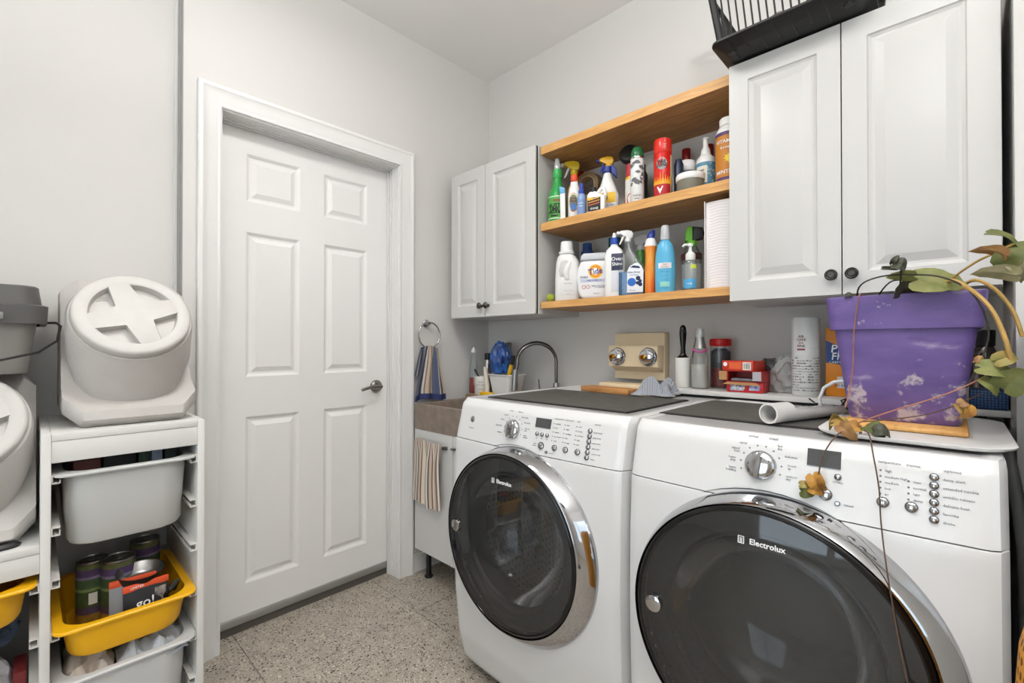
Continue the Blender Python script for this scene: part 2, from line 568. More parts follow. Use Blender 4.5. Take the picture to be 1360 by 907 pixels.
# ---- the door: local x = world y, front faces +x
DX = -0.09
holes = []
for (a, c) in ((-1.266, -1.052), (-0.945, -0.731)):
    for (d, e) in ((1.735, 1.93), (1.02, 1.61), (0.185, 0.858)):
        holes.append((a, c, d, e))
door = struct('door_1', leaf(B(), L0 + 0.006, R0 - 0.006, 0.058, 2.03, 0.044, holes), DOORW, loc=(DX, 0, 0), rot=(0, 0, R(90)))
for h in holes:
    obj('door_panel', raised(h, [(0, 0), (0.004, 0.002), (0.012, 0.009), (0.02, 0.010), (0.036, 0.003), (0.039, 0.0015)]), DOORW, door, smooth=20)
ALU = mat('aluminium', '#a5a3a0', 0.4, 0.6, noise_scale=40)
obj('door_sweep', B().box(L0 + 0.007, R0 - 0.007, -0.012, 0.02, 0.034, 0.062, 0.002), ALU, door)
obj('sweep_brush', B().box(L0 + 0.007, R0 - 0.007, -0.005, 0.025, 0.002, 0.034), mat('brush_grey', '#57524d', 0.9), door)
for k in range(5):
    obj('sweep_screw', B().lathe([(0, -0.0015), (0.003, -0.001), (0.004, 0)], 8, M=Matrix.Translation((L0 + 0.06 + k * 0.16, -0.012, 0.05)) @ Matrix.Rotation(R(90), 4, 'X')), STEEL, door)
NICK = mat('satin_nickel', '#8f8a86', 0.28, 1.0, noise_amt=0.03)
hy = -0.682
hd = obj('door_handle', B().lathe([(0, 0.0), (0.031, 0.0), (0.031, 0.006), (0.026, 0.011), (0.013, 0.013), (0.012, 0.045), (0.0, 0.046)], 24,
         M=Matrix.Translation((hy, 0, 0.945)) @ Matrix.Rotation(R(90), 4, 'X'))
         .tube([(hy, -0.042, 0.945), (hy - 0.02, -0.048, 0.946), (hy - 0.05, -0.05, 0.947), (hy - 0.08, -0.049, 0.941), (hy - 0.10, -0.048, 0.935)], [0.011, 0.0095, 0.008, 0.0075, 0.007], 10), NICK, door, smooth=50)
obj('door_lock', B().lathe([(0, 0.0), (0.005, 0.0), (0.005, 0.004), (0, 0.004)], 12, M=Matrix.Translation((hy + 0.005, -0.046, 0.945)) @ Matrix.Rotation(R(90), 4, 'X')), BLACKP, hd)
struct('trim_4', B().box(-0.20, -0.086, L0, R0, 0.0, 0.004), mat('threshold', '#6c645a', 0.7))

# ================================================================== wall cabinets
def cab_door(parent, x0, x1, z0, z1, y, knob_x, knob_z, step):
    h = (x0 + 0.055, x1 - 0.055, z0 + 0.058, z1 - 0.058)
    d = obj('door', leaf(B(), x0, x1, z0, z1, 0.018, [h]), CABW, parent, (0, y, 0), smooth=0)
    obj('door_panel', raised(h, [(0, 0), (0.003, 0.004), (0.010, 0.0075), (0.016, 0.008), (0.036, 0.0012), (0.038, 0.0005)]), CABW, d, smooth=20)
    obj('knob', B().lathe([(0, 0.0), (0.008, 0.0), (0.007, 0.004), (0.006, 0.012), (0.010, 0.016), (0.0155, 0.020), (0.0155, 0.023), (0.012, 0.026), (0.0105, 0.0255), (0.008, 0.028), (0.0, 0.0285)], 20,
        M=Matrix.Translation((knob_x, 0, knob_z)) @ Matrix.Rotation(R(90), 4, 'X')), mat('pewter', '#55524f', 0.35, 1.0, noise_amt=0.3, noise_scale=150), d)
def wall_cabinet(name_label, x0, x1, gap_x, z0=1.287, z1=2.038):
    t = thing('wall_cabinet', name_label, 'cabinet', ((x0 + x1) / 2, 0, z0))
    def L(v): return v - (x0 + x1) / 2
    obj('cabinet_body', B().box(L(x0), L(x1), -0.308, -0.001, 0.0, z1 - z0, 0.001), CABW, t, smooth=0)
    g = L(gap_x)
    cab_door(t, L(x0) + 0.002, g - 0.0015, 0.002, z1 - z0 - 0.002, -0.329, g - 0.022, 0.055, 0)
    cab_door(t, g + 0.0015, L(x1) - 0.002, 0.002, z1 - z0 - 0.002, -0.329, g + 0.024, 0.055, 0)
    return t
wall_cabinet('white two-door wall cabinet in the corner, left of the wooden shelves', 0.062, 0.652, 0.325)
wall_cabinet('white two-door wall cabinet under the black dish rack, right of the wooden shelves', 1.467, 2.067, 1.763)

# ---- oak shelves
OAK = woodmat('oak_board', '#9a6b3e', '#c8955a', (2.2, 22, 22), 0.45)
OAKE = woodmat('oak_edge', '#c58f50', '#dfac6a', (2.2, 22, 22), 0.45)
for z0, z1, lb in ((1.995, 2.030, 'empty top oak shelf board between the two wall cabinets'),
                   (1.655, 1.690, 'middle oak shelf board holding spray bottles and the red spray can'),
                   (1.311, 1.340, 'bottom oak shelf board holding detergent bottles and the paper towel roll')):
    t = thing('wall_shelf', lb, 'shelf', (1.06, 0, z0))
    obj('shelf_board', B().box(-0.4, 0.405, -0.299, -0.001, 0, z1 - z0, 0.001), OAK, t, smooth=0)
    obj('front_edge', B().box(-0.4, 0.405, -0.3025, -0.2992, 0.0002, z1 - z0, 0.0008), OAKE, t, smooth=0)

# ================================================================== washer and dryer
ZS = [0.02, .035, .06, .15, .3, .5, .7, .82, .935, .95, .958]
YS = [-.765, -.783, -.80, -.822, -.838, -.845, -.842, -.835, -.806, -.800, -.788]
def lerp(z, X, Y):
    if z <= X[0]: return Y[0]
    for i in range(len(X) - 1):
        if z <= X[i + 1]:
            f = (z - X[i]) / (X[i + 1] - X[i])
            return Y[i] + f * (Y[i + 1] - Y[i])
    return Y[-1]
def front_y(x, z, hw):
    u = min(1, abs(x) / hw)
    return lerp(z, ZS, YS) - .012 * (1 - u * u)
SEAM = 0.828
STEELD = None
def drum_mat():
    m = bpy.data.materials.new('perforated_drum')
    m.use_nodes = True
    nt = m.node_tree
    p = nt.nodes['Principled BSDF']
    uv = nt.nodes.new('ShaderNodeUVMap')
    mp = nt.nodes.new('ShaderNodeMapping'); mp.inputs['Scale'].default_value = (48, 48, 48)
    nt.links.new(uv.outputs[0], mp.inputs[0])
    fr = nt.nodes.new('ShaderNodeVectorMath'); fr.operation = 'FRACTION'
    nt.links.new(mp.outputs[0], fr.inputs[0])
    sb = nt.nodes.new('ShaderNodeVectorMath'); sb.operation = 'SUBTRACT'; sb.inputs[1].default_value = (.5, .5, 0)
    nt.links.new(fr.outputs[0], sb.inputs[0])
    ln = nt.nodes.new('ShaderNodeVectorMath'); ln.operation = 'LENGTH'
    nt.links.new(sb.outputs[0], ln.inputs[0])
    lt = nt.nodes.new('ShaderNodeMath'); lt.operation = 'LESS_THAN'; lt.inputs[1].default_value = 0.22
    nt.links.new(ln.outputs['Value'], lt.inputs[0])
    mx = nt.nodes.new('ShaderNodeMix'); mx.data_type = 'RGBA'
    mx.inputs[6].default_value = lin('#b9b7b4'); mx.inputs[7].default_value = lin('#2a2a2a')
    nt.links.new(lt.outputs[0], mx.inputs[0])
    nt.links.new(mx.outputs[2], p.inputs['Base Color'])
    bp = nt.nodes.new('ShaderNodeBump'); bp.inputs['Strength'].default_value = 0.8; bp.inputs['Distance'].default_value = 0.004
    nt.links.new(ln.outputs['Value'], bp.inputs['Height'])
    nt.links.new(bp.outputs[0], p.inputs['Normal'])
    p.inputs['Metallic'].default_value = 0.9
    p.inputs['Roughness'].default_value = 0.35
    return m
DRUM = drum_mat()
DRUMW = mat('dryer_drum', '#a8a8a8', 0.45, 0.6, noise_amt=0.05)
TINT = clearmat('smoked_glass', '#c6c7c9', 0.02, 0.015, 0.065)
INNERG = clearmat('clear_bowl_glass', '#cfd3d6', 0.03, 0.03, 0.06)

def machine(label, xc, hw, rx, rz_, gx, gz, is_washer):
    t = thing('washing_machine' if is_washer else 'tumble_dryer', label, 'washing machine' if is_washer else 'dryer', (xc, 0, 0))
    RO, RI = 0.291, 0.262
    nx, zs = 62, []
    z = 0.02
    while z < 0.9575:
        zs.append(z); z += 0.0125
    zs.append(0.958)
    def contour(z, ins=0.0):
        pts = []
        rad = 0.03
        for i in range(nx + 1):
            x = -hw + 2 * hw * i / nx
            y = front_y(x, z, hw) + ins
            e = hw - abs(x)
            if e < rad:
                y += rad - math.sqrt(max(0, rad * rad - (rad - e) ** 2))
            xx = max(-hw + ins, min(hw - ins, x))
            pts.append((xx, y, z))
        pts += [(hw - ins, -0.6, z), (hw - ins, -0.1, z), (hw - ins - 0.01, -0.09, z), (-hw + ins + 0.01, -0.09, z), (-hw + ins, -0.1, z), (-hw + ins, -0.6, z)]
        return pts
    def shell(levels, cap0, cap1):
        bb = B()
        bb.loft([contour(*l) for l in levels], cap0, cap1)
        kill = [f for f in bb.bm.faces if all(math.hypot(v.co.x - rx, v.co.z - rz_) < 0.283 and v.co.y < -0.7 for v in f.verts)]
        bmesh.ops.delete(bb.bm, geom=kill, context='FACES')
        return bb
    low = [(z, 0.0) for z in zs if z < SEAM - 0.004] + [(SEAM - 0.002, 0.0), (SEAM - 0.0005, 0.003)]
    up = [(SEAM + 0.0005, 0.003), (SEAM + 0.002, 0.0)] + [(z, 0.0) for z in zs if SEAM + 0.004 < z < 0.957] + [(0.958, 0.001), (0.9615, 0.004), (0.9625, 0.010), (0.9625, 0.022), (0.9612, 0.026)]
    obj('cabinet', shell(low, True, False), ENAMEL, t, smooth=30)
    obj('control_panel', shell(up, False, True), ENAMEL, t, smooth=30)
    for sx in (-1, 1):
        for y in (-0.72, -0.16):
            obj('foot', B().lathe([(0, 0), (0.022, 0), (0.022, 0.008), (0.012, 0.01), (0.012, 0.03), (0, 0.03)], 12, c=(sx * (hw - 0.07), y, 0)), BLACKP, t)
    yp = front_y(rx, rz_, hw)          # plane the porthole sits on
    # chrome ring, wider at the lower right
    rings = []
    prof = [(0.0, -0.001), (0.03, 0.005), (0.10, 0.009), (0.5, 0.025), (0.88, 0.039), (0.97, 0.0395), (1.0, 0.034), (1.0, 0.005)]
    NS = 96
    for tt, d in prof:
        ring = []
        for k in range(NS):
            a = 2 * PI * k / NS
            xo, zo = rx + RO * math.cos(a), rz_ + RO * math.sin(a)
            xi, zi = gx + RI * math.cos(a), gz + RI * math.sin(a)
            x, z = xo + (xi - xo) * tt, zo + (zi - zo) * tt
            base = front_y(xo, min(zo, 0.94), hw) * (1 - tt) + yp * tt
            ring.append((x, base - d, z))
        rings.append(ring)
    dr = obj('porthole_door', B().loft(rings, False, False) and None or (lambda q: (q.loft(rings, False, False), q)[1])(B()), CHROME, t, smooth=40)
    MX = Matrix.Translation((gx, yp, gz)) @ Matrix.Rotation(R(90), 4, 'X')     # local z -> -y (outwards)
    obj('rim', B().lathe([(0.2625, 0.005), (0.2625, 0.032), (0.258, 0.039), (0.252, 0.041), (0.248, 0.039), (0.246, 0.025)], 72, M=MX, caps=False), BLACKG, dr, smooth=40)
    GR = 0.249
    def dome(r): return 0.039 + 0.012 * (1 - (r / GR) ** 2)
    obj('glass', B().lathe([(GR * k / 14, dome(GR * k / 14)) for k in range(14, -1, -1)], 72, M=MX, caps=False), TINT, dr, smooth=60)
    obj('door_liner', B().lathe([(0.255, -0.002), (0.225, -0.004), (0.212, 0.004), (0.200, 0.006), (0.192, -0.002), (0.186, -0.05), (0.185, -0.06)], 72, M=MX, caps=False),
        mat('liner_grey', '#414244', 0.35, noise_amt=0.03), dr, smooth=40)
    obj('inner_bowl', B().lathe([(0.190, 0.0), (0.180, -0.03), (0.160, -0.075), (0.12, -0.11), (0.06, -0.125), (0.0, -0.128)], 60, M=MX, caps=False), INNERG, dr, smooth=60)
    obj('door_seal', B().lathe([(0.283, -0.012), (0.27, -0.03), (0.235, -0.05), (0.222, -0.07), (0.235, -0.09)], 60, M=MX, caps=False), mat('rubber_grey', '#6c6d6f', 0.6), dr, smooth=40)
    # drum with uv for the perforation
    bb = B()
    DR, D0, D1 = 0.25, -0.085, -0.48
    def cyl(u, v):
        a = 2 * PI * u
        return MX @ Vector((DR * math.cos(a), DR * math.sin(a), D0 + (D1 - D0) * v))
    bb.grid(64, 4, cyl)
    Luv = bb.bm.loops.layers.uv.verify()
    for f in bb.bm.faces:
        for lp in f.loops:
            lp[Luv].uv = (lp[Luv].uv[0] * 2 * PI * DR, lp[Luv].uv[1] * 0.4)
    def back(u, v):
        a = 2 * PI * u
        r = DR * v
        return MX @ Vector((r * math.cos(a), r * math.sin(a), D1 + 0.02 * (1 - v) + 0.012 * math.cos(6 * a) * v * (1 - v) * 2))
    vs = bb.grid(48, 6, back)
    for col in vs[:-1]:
        for v in col:
            for lp in v.link_loops:
                co = lp.vert.co
                lp[Luv].uv = (co.x, co.z)
    dm = obj('drum', bb, DRUM if is_washer else DRUMW, t, smooth=40)
    for k in range(3):
        a = R(40 + 120 * k)
        bf = B().prism([(-0.04, 0), (-0.012, 0.05), (0.012, 0.05), (0.04, 0)], 0.11, 0.44, 'xy').xf(MX @ Matrix.Rotation(a, 4, 'Z') @ Matrix.Translation((0, -0.249, -0.55)))
        obj('drum_vane', bf, mat('vane_grey', '#8e8f91', 0.4), dm)
    # catch badge and lettering on the glass
    def on_glass(co):
        rr = math.hypot(co.x - gx, co.z - gz)
        return Vector((co.x, yp - dome(min(rr, GR)) - 0.0012 + (co.y - yp), co.z))
    obj('catch_button', B().lathe([(0, 0.053), (0.014, 0.053), (0.018, 0.051), (0.0195, 0.045), (0.0195, 0.035)], 24, M=MX @ Matrix.Translation((-0.213, 0.0, 0.0))), CHROME, dr, smooth=40)
    bb = B()
    lx, lz = (gx + 0.002 if is_washer else gx + 0.012), gz + (0.180 if is_washer else 0.194)
    text(bb, 'Electrolux', 0.0150, on_glass, (lx + 0.004, yp, lz), sx=1.0, bold=0.0006)
    s = 0.0058
    cx = lx - 0.042
    for q in ([(-s, -s), (-s, s), (-s * .7, s), (-s * .7, -s)], [(s * .7, -s), (s * .7, s), (s, s), (s, -s)], [(-s, s), (-s, s * 1.25), (s, s * 1.25), (s, s)], [(-s * .35, -s), (-s * .35, s * .7), (-s * .1, s * .7), (-s * .1, -s)], [(s * .1, -s), (s * .1, s * .7), (s * .35, s * .7), (s * .35, -s)], [(-s, -s * 1.25), (-s, -s), (s, -s), (s, -s * 1.25)]):
        vv = [bb.bm.verts.new(on_glass(Vector((cx + a, yp - 0.0003, lz + c)))) for a, c in q]
        bb.bm.faces.new(vv)
    obj('brand_lettering', bb, mat('white_print', '#f4f4f4', 0.5, noise_amt=0), dr, smooth=0)

    # ---- console
    def on_front(co):
        return Vector((co.x, front_y(co.x, co.z, hw) - 0.0006 + co.y, co.z))
    def button(x, z, r, name='button', h=0.004, m=CHROME):
        y = front_y(x, z, hw)
        tilt = Matrix.Rotation(R(90 - 13), 4, 'X') if z > SEAM else Matrix.Rotation(R(90), 4, 'X')
        MB = Matrix.Translation((x, y, z)) @ tilt
        bt = obj(name, B().lathe([(0, h * 1.0), (r * 0.62, h), (r * 0.80, h * .7)], 20, M=MB), m, t, smooth=50)
        obj('bezel', B().lathe([(r * 0.8, h * .6), (r * 0.9, h * 0.9), (r, h * .3), (r, -0.002)], 20, M=MB, caps=False), mat('button_bezel', '#77777a', 0.2, 0.9, noise_amt=0), bt, smooth=50)
    pr = B()
    SM = 0.0072
    def word(s, x, z, size=SM, align='CENTER'):
        text(pr, s, size, on_front, (x, 0, z), align=align, extrude=0.00015)
    def dot(x, z, r=0.0018):
        vv = [pr.bm.verts.new(on_front(Vector((x + r * math.cos(k * PI / 4), -0.0002, z + r * math.sin(k * PI / 4))))) for k in range(8)]
        pr.bm.faces.new(vv)
    # dial
    kx, kz = (0.990 - 1.043, 0.888) if is_washer else (1.694 - 1.7175, 0.902)
    KR = 0.030
    y = front_y(kx, kz, hw)
    MB = Matrix.Translation((kx, y, kz)) @ Matrix.Rotation(R(90 - 13), 4, 'X')
    dial = obj('dial', B().lathe([(0, 0.016), (KR * .55, 0.0155), (KR * .86, 0.012), (KR * .95, 0.009), (KR, 0.004), (KR, -0.003)], 36, M=MB), CHROME, t, smooth=35)
    gb = B().prism([(-KR * .12, 0.010), (-KR * .12, 0.026), (KR * .12, 0.026), (KR * .12, 0.010)], -KR * .86, KR * .86, 'xz', 0.002)
    obj('dial_grip', gb.xf(MB @ Matrix.Rotation(R(-6), 4, 'Z') @ Matrix.Translation((0, 0, -0.002))), CHROME, dial, smooth=35)
    if is_washer:
        left = ['casual', 'normal', 'whites', 'heavy duty', 'sanitize']
        right = ['delicates', 'hand wash', 'fast wash', 'rinse &\nspin', 'clean\nwasher']
    else:
        left = ['normal', 'casual', 'mixed\nload', 'heavy\nduty', 'heavy\nbedding']
        right = ['towels', 'fast\ndry', 'delicates', 'touch\nup', 'custom\ndry']
    for k in range(5):
        a = R(102 + 24 * k)
        dot(kx + 0.0385 * math.cos(a), kz + 0.0385 * math.sin(a))
        word(left[k], kx + 0.049 * math.cos(a), kz + 0.049 * math.sin(a) + (0.006 if k < 1 else 0), 0.0066, 'RIGHT')
        a = R(78 - 24 * k)
        dot(kx + 0.0385 * math.cos(a), kz + 0.0385 * math.sin(a))
        word(right[k], kx + 0.049 * math.cos(a), kz + 0.049 * math.sin(a) + (0.006 if k < 1 else 0), 0.0066, 'LEFT')
    # display
    dx0, dx1, dz0, dz1 = (0.036, 0.093, 0.906, 0.933) if is_washer else (0.058, 0.112, 0.917, 0.948)
    bb = B()
    bb.loft([[tuple(on_front(Vector((x, -d, z)))) for x, z in ((dx0 + i, dz0 + i), (dx1 - i, dz0 + i), (dx1 - i, dz1 - i), (dx0 + i, dz1 - i))] for d, i in ((-0.001, 0), (0.0012, 0), (0.0012, 0.0015))], False, True)
    obj('display', bb, mat('display_grey', '#4b4c4c', 0.15, noise_amt=0), t, smooth=0)
    if is_washer:
        for x in (0.047, 0.066, 0.085):
            button(x, 0.887, 0.006)
            word('set', x, 0.876, 0.005)
        button(0.068, 0.856, 0.011)
        word('start\npause', 0.050, 0.857, 0.006, 'RIGHT')
        button(0.091, 0.841, 0.0045)
        word('cancel', 0.100, 0.841, 0.006, 'LEFT')
        for x, hd_, n, wd in ((0.104, 'temperature', 5, ['sanitize', 'hot', 'warm', 'eco warm', 'cold']), (0.142, 'spin speed', 5, ['max', 'high', 'medium', 'low', 'no spin']), (0.182, 'soil', 5, ['max', 'heavy', 'normal', 'light', 'min'])):
            word(hd_, x, 0.937, 0.0065, 'LEFT')
            for k in range(n):
                dot(x, 0.923 - 0.0118 * k)
                word(wd[k], x + 0.006, 0.923 - 0.0118 * k, 0.006, 'LEFT')
            button(x + 0.013, 0.857, 0.0088)
        word('options', 0.236, 0.935, 0.0065, 'LEFT')
        for k, s_ in enumerate(['fresh water', 'stain treat', 'extra rinse', 'delay start', 'control lock', 'chime']):
            button(0.226, 0.916 - 0.0138 * k, 0.0068)
            word(s_, 0.237, 0.914 - 0.0138 * k, 0.0058, 'LEFT')
        y = front_y(-0.25, 0.897, hw)
        obj('badge', B().lathe([(0, 0.003), (0.008, 0.003), (0.0105, 0.0015), (0.011, -0.002)], 24, M=Matrix.Translation((-0.25, y, 0.897)) @ Matrix.Rotation(R(77), 4, 'X')), STEEL, t)
        word('front load', -0.25, 0.868, 0.006)
    else:
        button(0.108, 0.903, 0.006)
        word('set time', 0.108, 0.894, 0.005)
        button(0.090, 0.869, 0.011)
        word('start\npause', 0.072, 0.871, 0.006, 'RIGHT')
        button(0.109, 0.857, 0.0045)
        word('cancel', 0.118, 0.857, 0.006, 'LEFT')
        for x, z0_, hd_, n, wd in ((0.170, 0.9265, 'temperature', 5, ['high', 'medium high', 'medium', 'low', 'air']), (0.208, 0.9145, 'dryness', 4, ['max', 'normal', 'less', 'damp'])):
            word(hd_, x - 0.004, 0.941, 0.0062, 'LEFT')
            for k in range(n):
                dot(x, z0_ - 0.0098 * k)
                word(wd[k], x + 0.006, z0_ - 0.0098 * k, 0.006, 'LEFT')
            button(x + 0.004, 0.8735, 0.0092)
        word('options', 0.252, 0.9395, 0.0072, 'LEFT')
        for k, s_ in enumerate(['damp alert', 'extended tumble', 'wrinkle release', 'delicate heat', 'favorite', 'chime']):
            button(0.2405, 0.927 - 0.0134 * k, 0.0066)
            word(s_, 0.251, 0.925 - 0.0134 * k, 0.0062, 'LEFT')
    obj('panel_lettering', pr, mat('panel_print', '#6f6f72', 0.5, noise_amt=0), t, smooth=0)
    return t
machine('white front-load washing machine on the left with perforated drum and a dark mat on top', 1.045, 0.340, -0.018, 0.549, -0.027, 0.562, True)
machine('white front-load dryer on the right under the purple planter', 1.7185, 0.3275, 0.0, 0.560, -0.0085, 0.574, False)

# rubber mats on the machines
MATG = mat('mat_grey', '#55534e', 0.75, noise_amt=0.25, noise_scale=25, bump=0.2, bump_scale=160)
MATB = mat('mat_edge', '#211f1d', 0.7)
def rubber_mat(label, poly, z):
    t = thing('rubber_mat', label, 'mat', (0, 0, z))
    obj('mat_base', B().prism(poly, 0.0, 0.0035, 'xy', 0.001), MATB, t)
    cx = sum(p[0] for p in poly) / len(poly); cy = sum(p[1] for p in poly) / len(poly)
    ins = [(cx + (x - cx) * 0.975, cy + (y - cy) * 0.965) for x, y in poly]
    obj('mat_surface', B().prism(ins, 0.0036, 0.0046, 'xy'), MATG, t)
rubber_mat('dark grey ribbed rubber mat lying on the washing machine', [(0.778, -0.735), (1.338, -0.74), (1.338, -0.335), (0.772, -0.345)], 0.9615)
rubber_mat('dark grey rubber mat lying on the dryer beside the plastic pipe', [(1.398, -0.672), (1.85, -0.672), (1.85, -0.29), (1.398, -0.285)], 0.9615)

# ================================================================== white step storage unit and its bins
UNITW = mat('unit_white', '#d8d6d2', 0.45, noise_amt=0.02)
UX0, UX1 = -0.075, 0.37
t = thing('storage_unit', 'white stepped bin storage unit standing left of the door', 'shelving unit', (0.15, -1.68, 0))
def U(b_, name, label=None, m=UNITW):
    o = obj(name, b_.xf(Matrix.Translation((-0.15, 1.68, 0))), m, t, smooth=30)
    return o
P1, P2, P3 = (-1.526, -1.508), (-1.851, -1.832), (-2.176, -2.157)
U(B().box(UX0, UX1, *P1, 0, 0.928, 0.002), 'upright')
U(B().box(UX0, UX1, *P2, 0, 0.928, 0.002), 'upright')
U(B().box(UX0, UX1, *P3, 0, 0.658, 0.002), 'upright')
U(B().box(UX0, UX1 - 0.001, P2[1], P1[0], 0.910, 0.9285, 0.0015), 'top_board')
U(B().box(UX1 - 0.022, UX1 - 0.003, P2[1], P1[0], 0.855, 0.9095, 0.0015), 'front_rail')
U(B().box(UX0, UX1 - 0.001, P3[1], P2[0], 0.640, 0.6585, 0.0015), 'top_board')
U(B().box(UX1 - 0.022, UX1 - 0.003, P3[1], P2[0], 0.590, 0.6395, 0.0015), 'front_rail')
U(B().box(UX0, UX1 - 0.02, P2[1], P1[0], 0.02, 0.04), 'bottom_board')
U(B().box(UX0, UX1 - 0.02, P3[1], P2[0], 0.02, 0.04), 'bottom_board')
def runner(y, side, z):
    """u-shaped plastic slide screwed to an upright; side +1 opens towards +y"""
    q = B()
    w = 0.017 * side
    a, c = sorted((y, y + w))
    q.box(UX0 + 0.01, UX1 - 0.004, a, c, z - 0.022, z - 0.019)
    q.box(UX0 + 0.01, UX1 - 0.004, a, c, z - 0.003, z)
    a, c = sorted((y, y + 0.003 * side))
    q.box(UX0 + 0.01, UX1 - 0.004, a, c, z - 0.0189, z - 0.0031)
    a, c = sorted((y + w, y + w - 0.0025 * side))
    q.box(UX0 + 0.01, UX1 - 0.004, a, c, z - 0.0189, z - 0.012)
    U(q, 'drawer_runner', m=mat('runner_white', '#d0cdc8', 0.5))
for z in (0.825, 0.695, 0.565, 0.434, 0.304, 0.174):
    runner(P2[1], 1, z)
    runner(P1[0], -1, z)
for z in (0.565, 0.434, 0.304):
    runner(P2[0], -1, z)
    runner(P3[1], 1, z)

def bin_(label, yc, rim_z, h, x1, m, taper=0.03, hw=0.150, length=0.41, x_front_taper=None):
    tt = thing('storage_bin', label, 'storage bin', (x1 - length / 2, yc, rim_z - h))
    hx = length / 2
    q = B()
    lv = [(hx - taper - 0.020, hw - taper - 0.020, 0.0), (hx - taper - 0.006, hw - taper - 0.006, 0.004), (hx - taper, hw - taper, 0.016), (hx - 0.013, hw - 0.018, h - 0.012)]
    rings = [rrect(a, c, min(0.06, c * 0.5), 6, z) for a, c, z in lv]
    th = 0.0025
    rings += [rrect(hx - 0.0145, hw - 0.0195, 0.058, 6, h - 0.0035)]
    inner = [rrect(a - th, c - th, min(0.058, c * 0.5), 6, max(z, th)) for a, c, z in reversed(lv)]
    q.loft(rings + inner, True, True)
    obj('bin_body', q, m, tt, smooth=40)
    r = B()
    r.loft([rrect(hx - 0.016, hw - 0.020, 0.058, 6, h - 0.003), rrect(hx - 0.016, hw - 0.020, 0.058, 6, h), rrect(hx - 0.003, hw - 0.001, 0.03, 6, h - 0.001), rrect(hx, hw, 0.03, 6, h - 0.004),
            rrect(hx, hw, 0.03, 6, h - 0.008), rrect(hx - 0.002, hw - 0.003, 0.03, 6, h - 0.008), rrect(hx - 0.004, hw - 0.005, 0.03, 6, h - 0.0045)], False, False)
    obj('rim', r, m, tt, smooth=30)
    return tt
MILK = mat('milky_plastic', '#bdbdba', 0.35, noise_amt=0.02, trans=0.0)
YEL = mat('yellow_plastic', '#efb211', 0.38, noise_amt=0.03)
MILK2 = mat('frosted_plastic', '#c6c6c6', 0.35, noise_amt=0.02)
YC = (P1[0] + P2[1]) / 2
bin_('deep milky white bin at the top of the storage unit under its front rail', YC, 0.827, 0.20, 0.385, MILK, 0.026)
bin_('shallow yellow bin holding food cans and a steel bowl', YC, 0.440, 0.098, 0.400, YEL, 0.028)
bin_('frosted white bin stuffed with folded cloth under the yellow bin', YC, 0.308, 0.20, 0.395, MILK2, 0.026)
bin_('yellow bin in the lower column at the left edge of the photo', (P3[1] + P2[0]) / 2, 0.569, 0.098, 0.385, YEL, 0.028)

def simple_box(name, label, cat, x0, x1, y0, y1, z0, z1, m, rz=0, group=None, bev=0.003):
    tt = tag(obj(name, B().box(-(x1 - x0) / 2, (x1 - x0) / 2, -(y1 - y0) / 2, (y1 - y0) / 2, 0, z1 - z0, bev), m, None, ((x0 + x1) / 2, (y0 + y1) / 2, z0), (0, 0, rz)), label, cat, group)
    return tt
# things peeking over the milky bin
for nm, lb, y0, y1, zt, c in (('carton', 'dull red carton at the left end of the milky top bin', -1.79, -1.735, 0.842, '#6e3a33'), ('pouch', 'black pouch in the middle of the milky top bin', -1.73, -1.66, 0.845, '#1d1b1b'),
                              ('carton', 'dark green carton in the milky top bin beside the pale blue one', -1.655, -1.628, 0.848, '#2d4434'), ('carton', 'small pale blue carton in the milky top bin', -1.625, -1.60, 0.85, '#8d97ad'),
                              ('pouch', 'dark green pouch at the right end of the milky top bin', -1.595, -1.565, 0.846, '#20291f')):
    simple_box(nm, lb, nm, 0.22, 0.31, y0, y1, 0.6305, zt, mat(nm + c, c, 0.6, noise_amt=0.2))

# food cans
def can(label, x, y, z, r=0.039, h=0.186):
    tt = thing('food_can', label, 'can', (x, y, z), group='food cans in the yellow bin')
    obj('can_body', B().lathe([(0, 0.001), (r - 0.002, 0.0), (r, 0.003), (r - 0.001, 0.006), (r - 0.001, h - 0.006), (r, h - 0.003), (r - 0.001, h), (r - 0.003, h), (r - 0.004, h - 0.003), (0, h - 0.003)], 32), mat('tin', '#8d8c87', 0.35, 0.9), tt, smooth=40)
    obj('pull_ring', B().tube([(0.009 * math.cos(k * PI / 6) , 0.009 * math.sin(k * PI / 6), h - 0.001) for k in range(12)], 0.0012, 6, closed=True).box(-0.003, 0.003, 0.009, 0.02, h - 0.002, h - 0.001), mat('tin', '#8d8c87', 0.35, 0.9), tt)
    for z0, z1, c in ((0.010, 0.040, '#8a6a2c'), (0.040, 0.060, '#4a3f58'), (0.060, 0.104, '#3d5234'), (0.104, 0.112, '#7d9258'), (0.112, 0.138, '#486040'), (0.138, 0.146, '#8b80a0'), (0.146, 0.166, '#5d4a72'), (0.166, 0.178, '#6b7446')):
        obj('label_band', patch(B(), r - 0.001, z0, z1, -180, 180, 32), mat('can' + c, c, 0.5, noise_amt=0.35, noise_scale=60), tt)
    obj('white_panel', patch(B(), r, 0.068, 0.100, 75, 105, 6), mat('label_white', '#d8d6d0', 0.6), tt)
ZF = 0.438 - 0.098 + 0.003
can('purple and green food can at the far left of the yellow bin', 0.170, -1.742, ZF, 0.036)
can('purple and green food can between the far left can and the steel bowl', 0.210, -1.687, ZF, 0.040)
can('purple and green food can at the back of the yellow bin behind the steel bowl', 0.105, -1.612, ZF, 0.039)
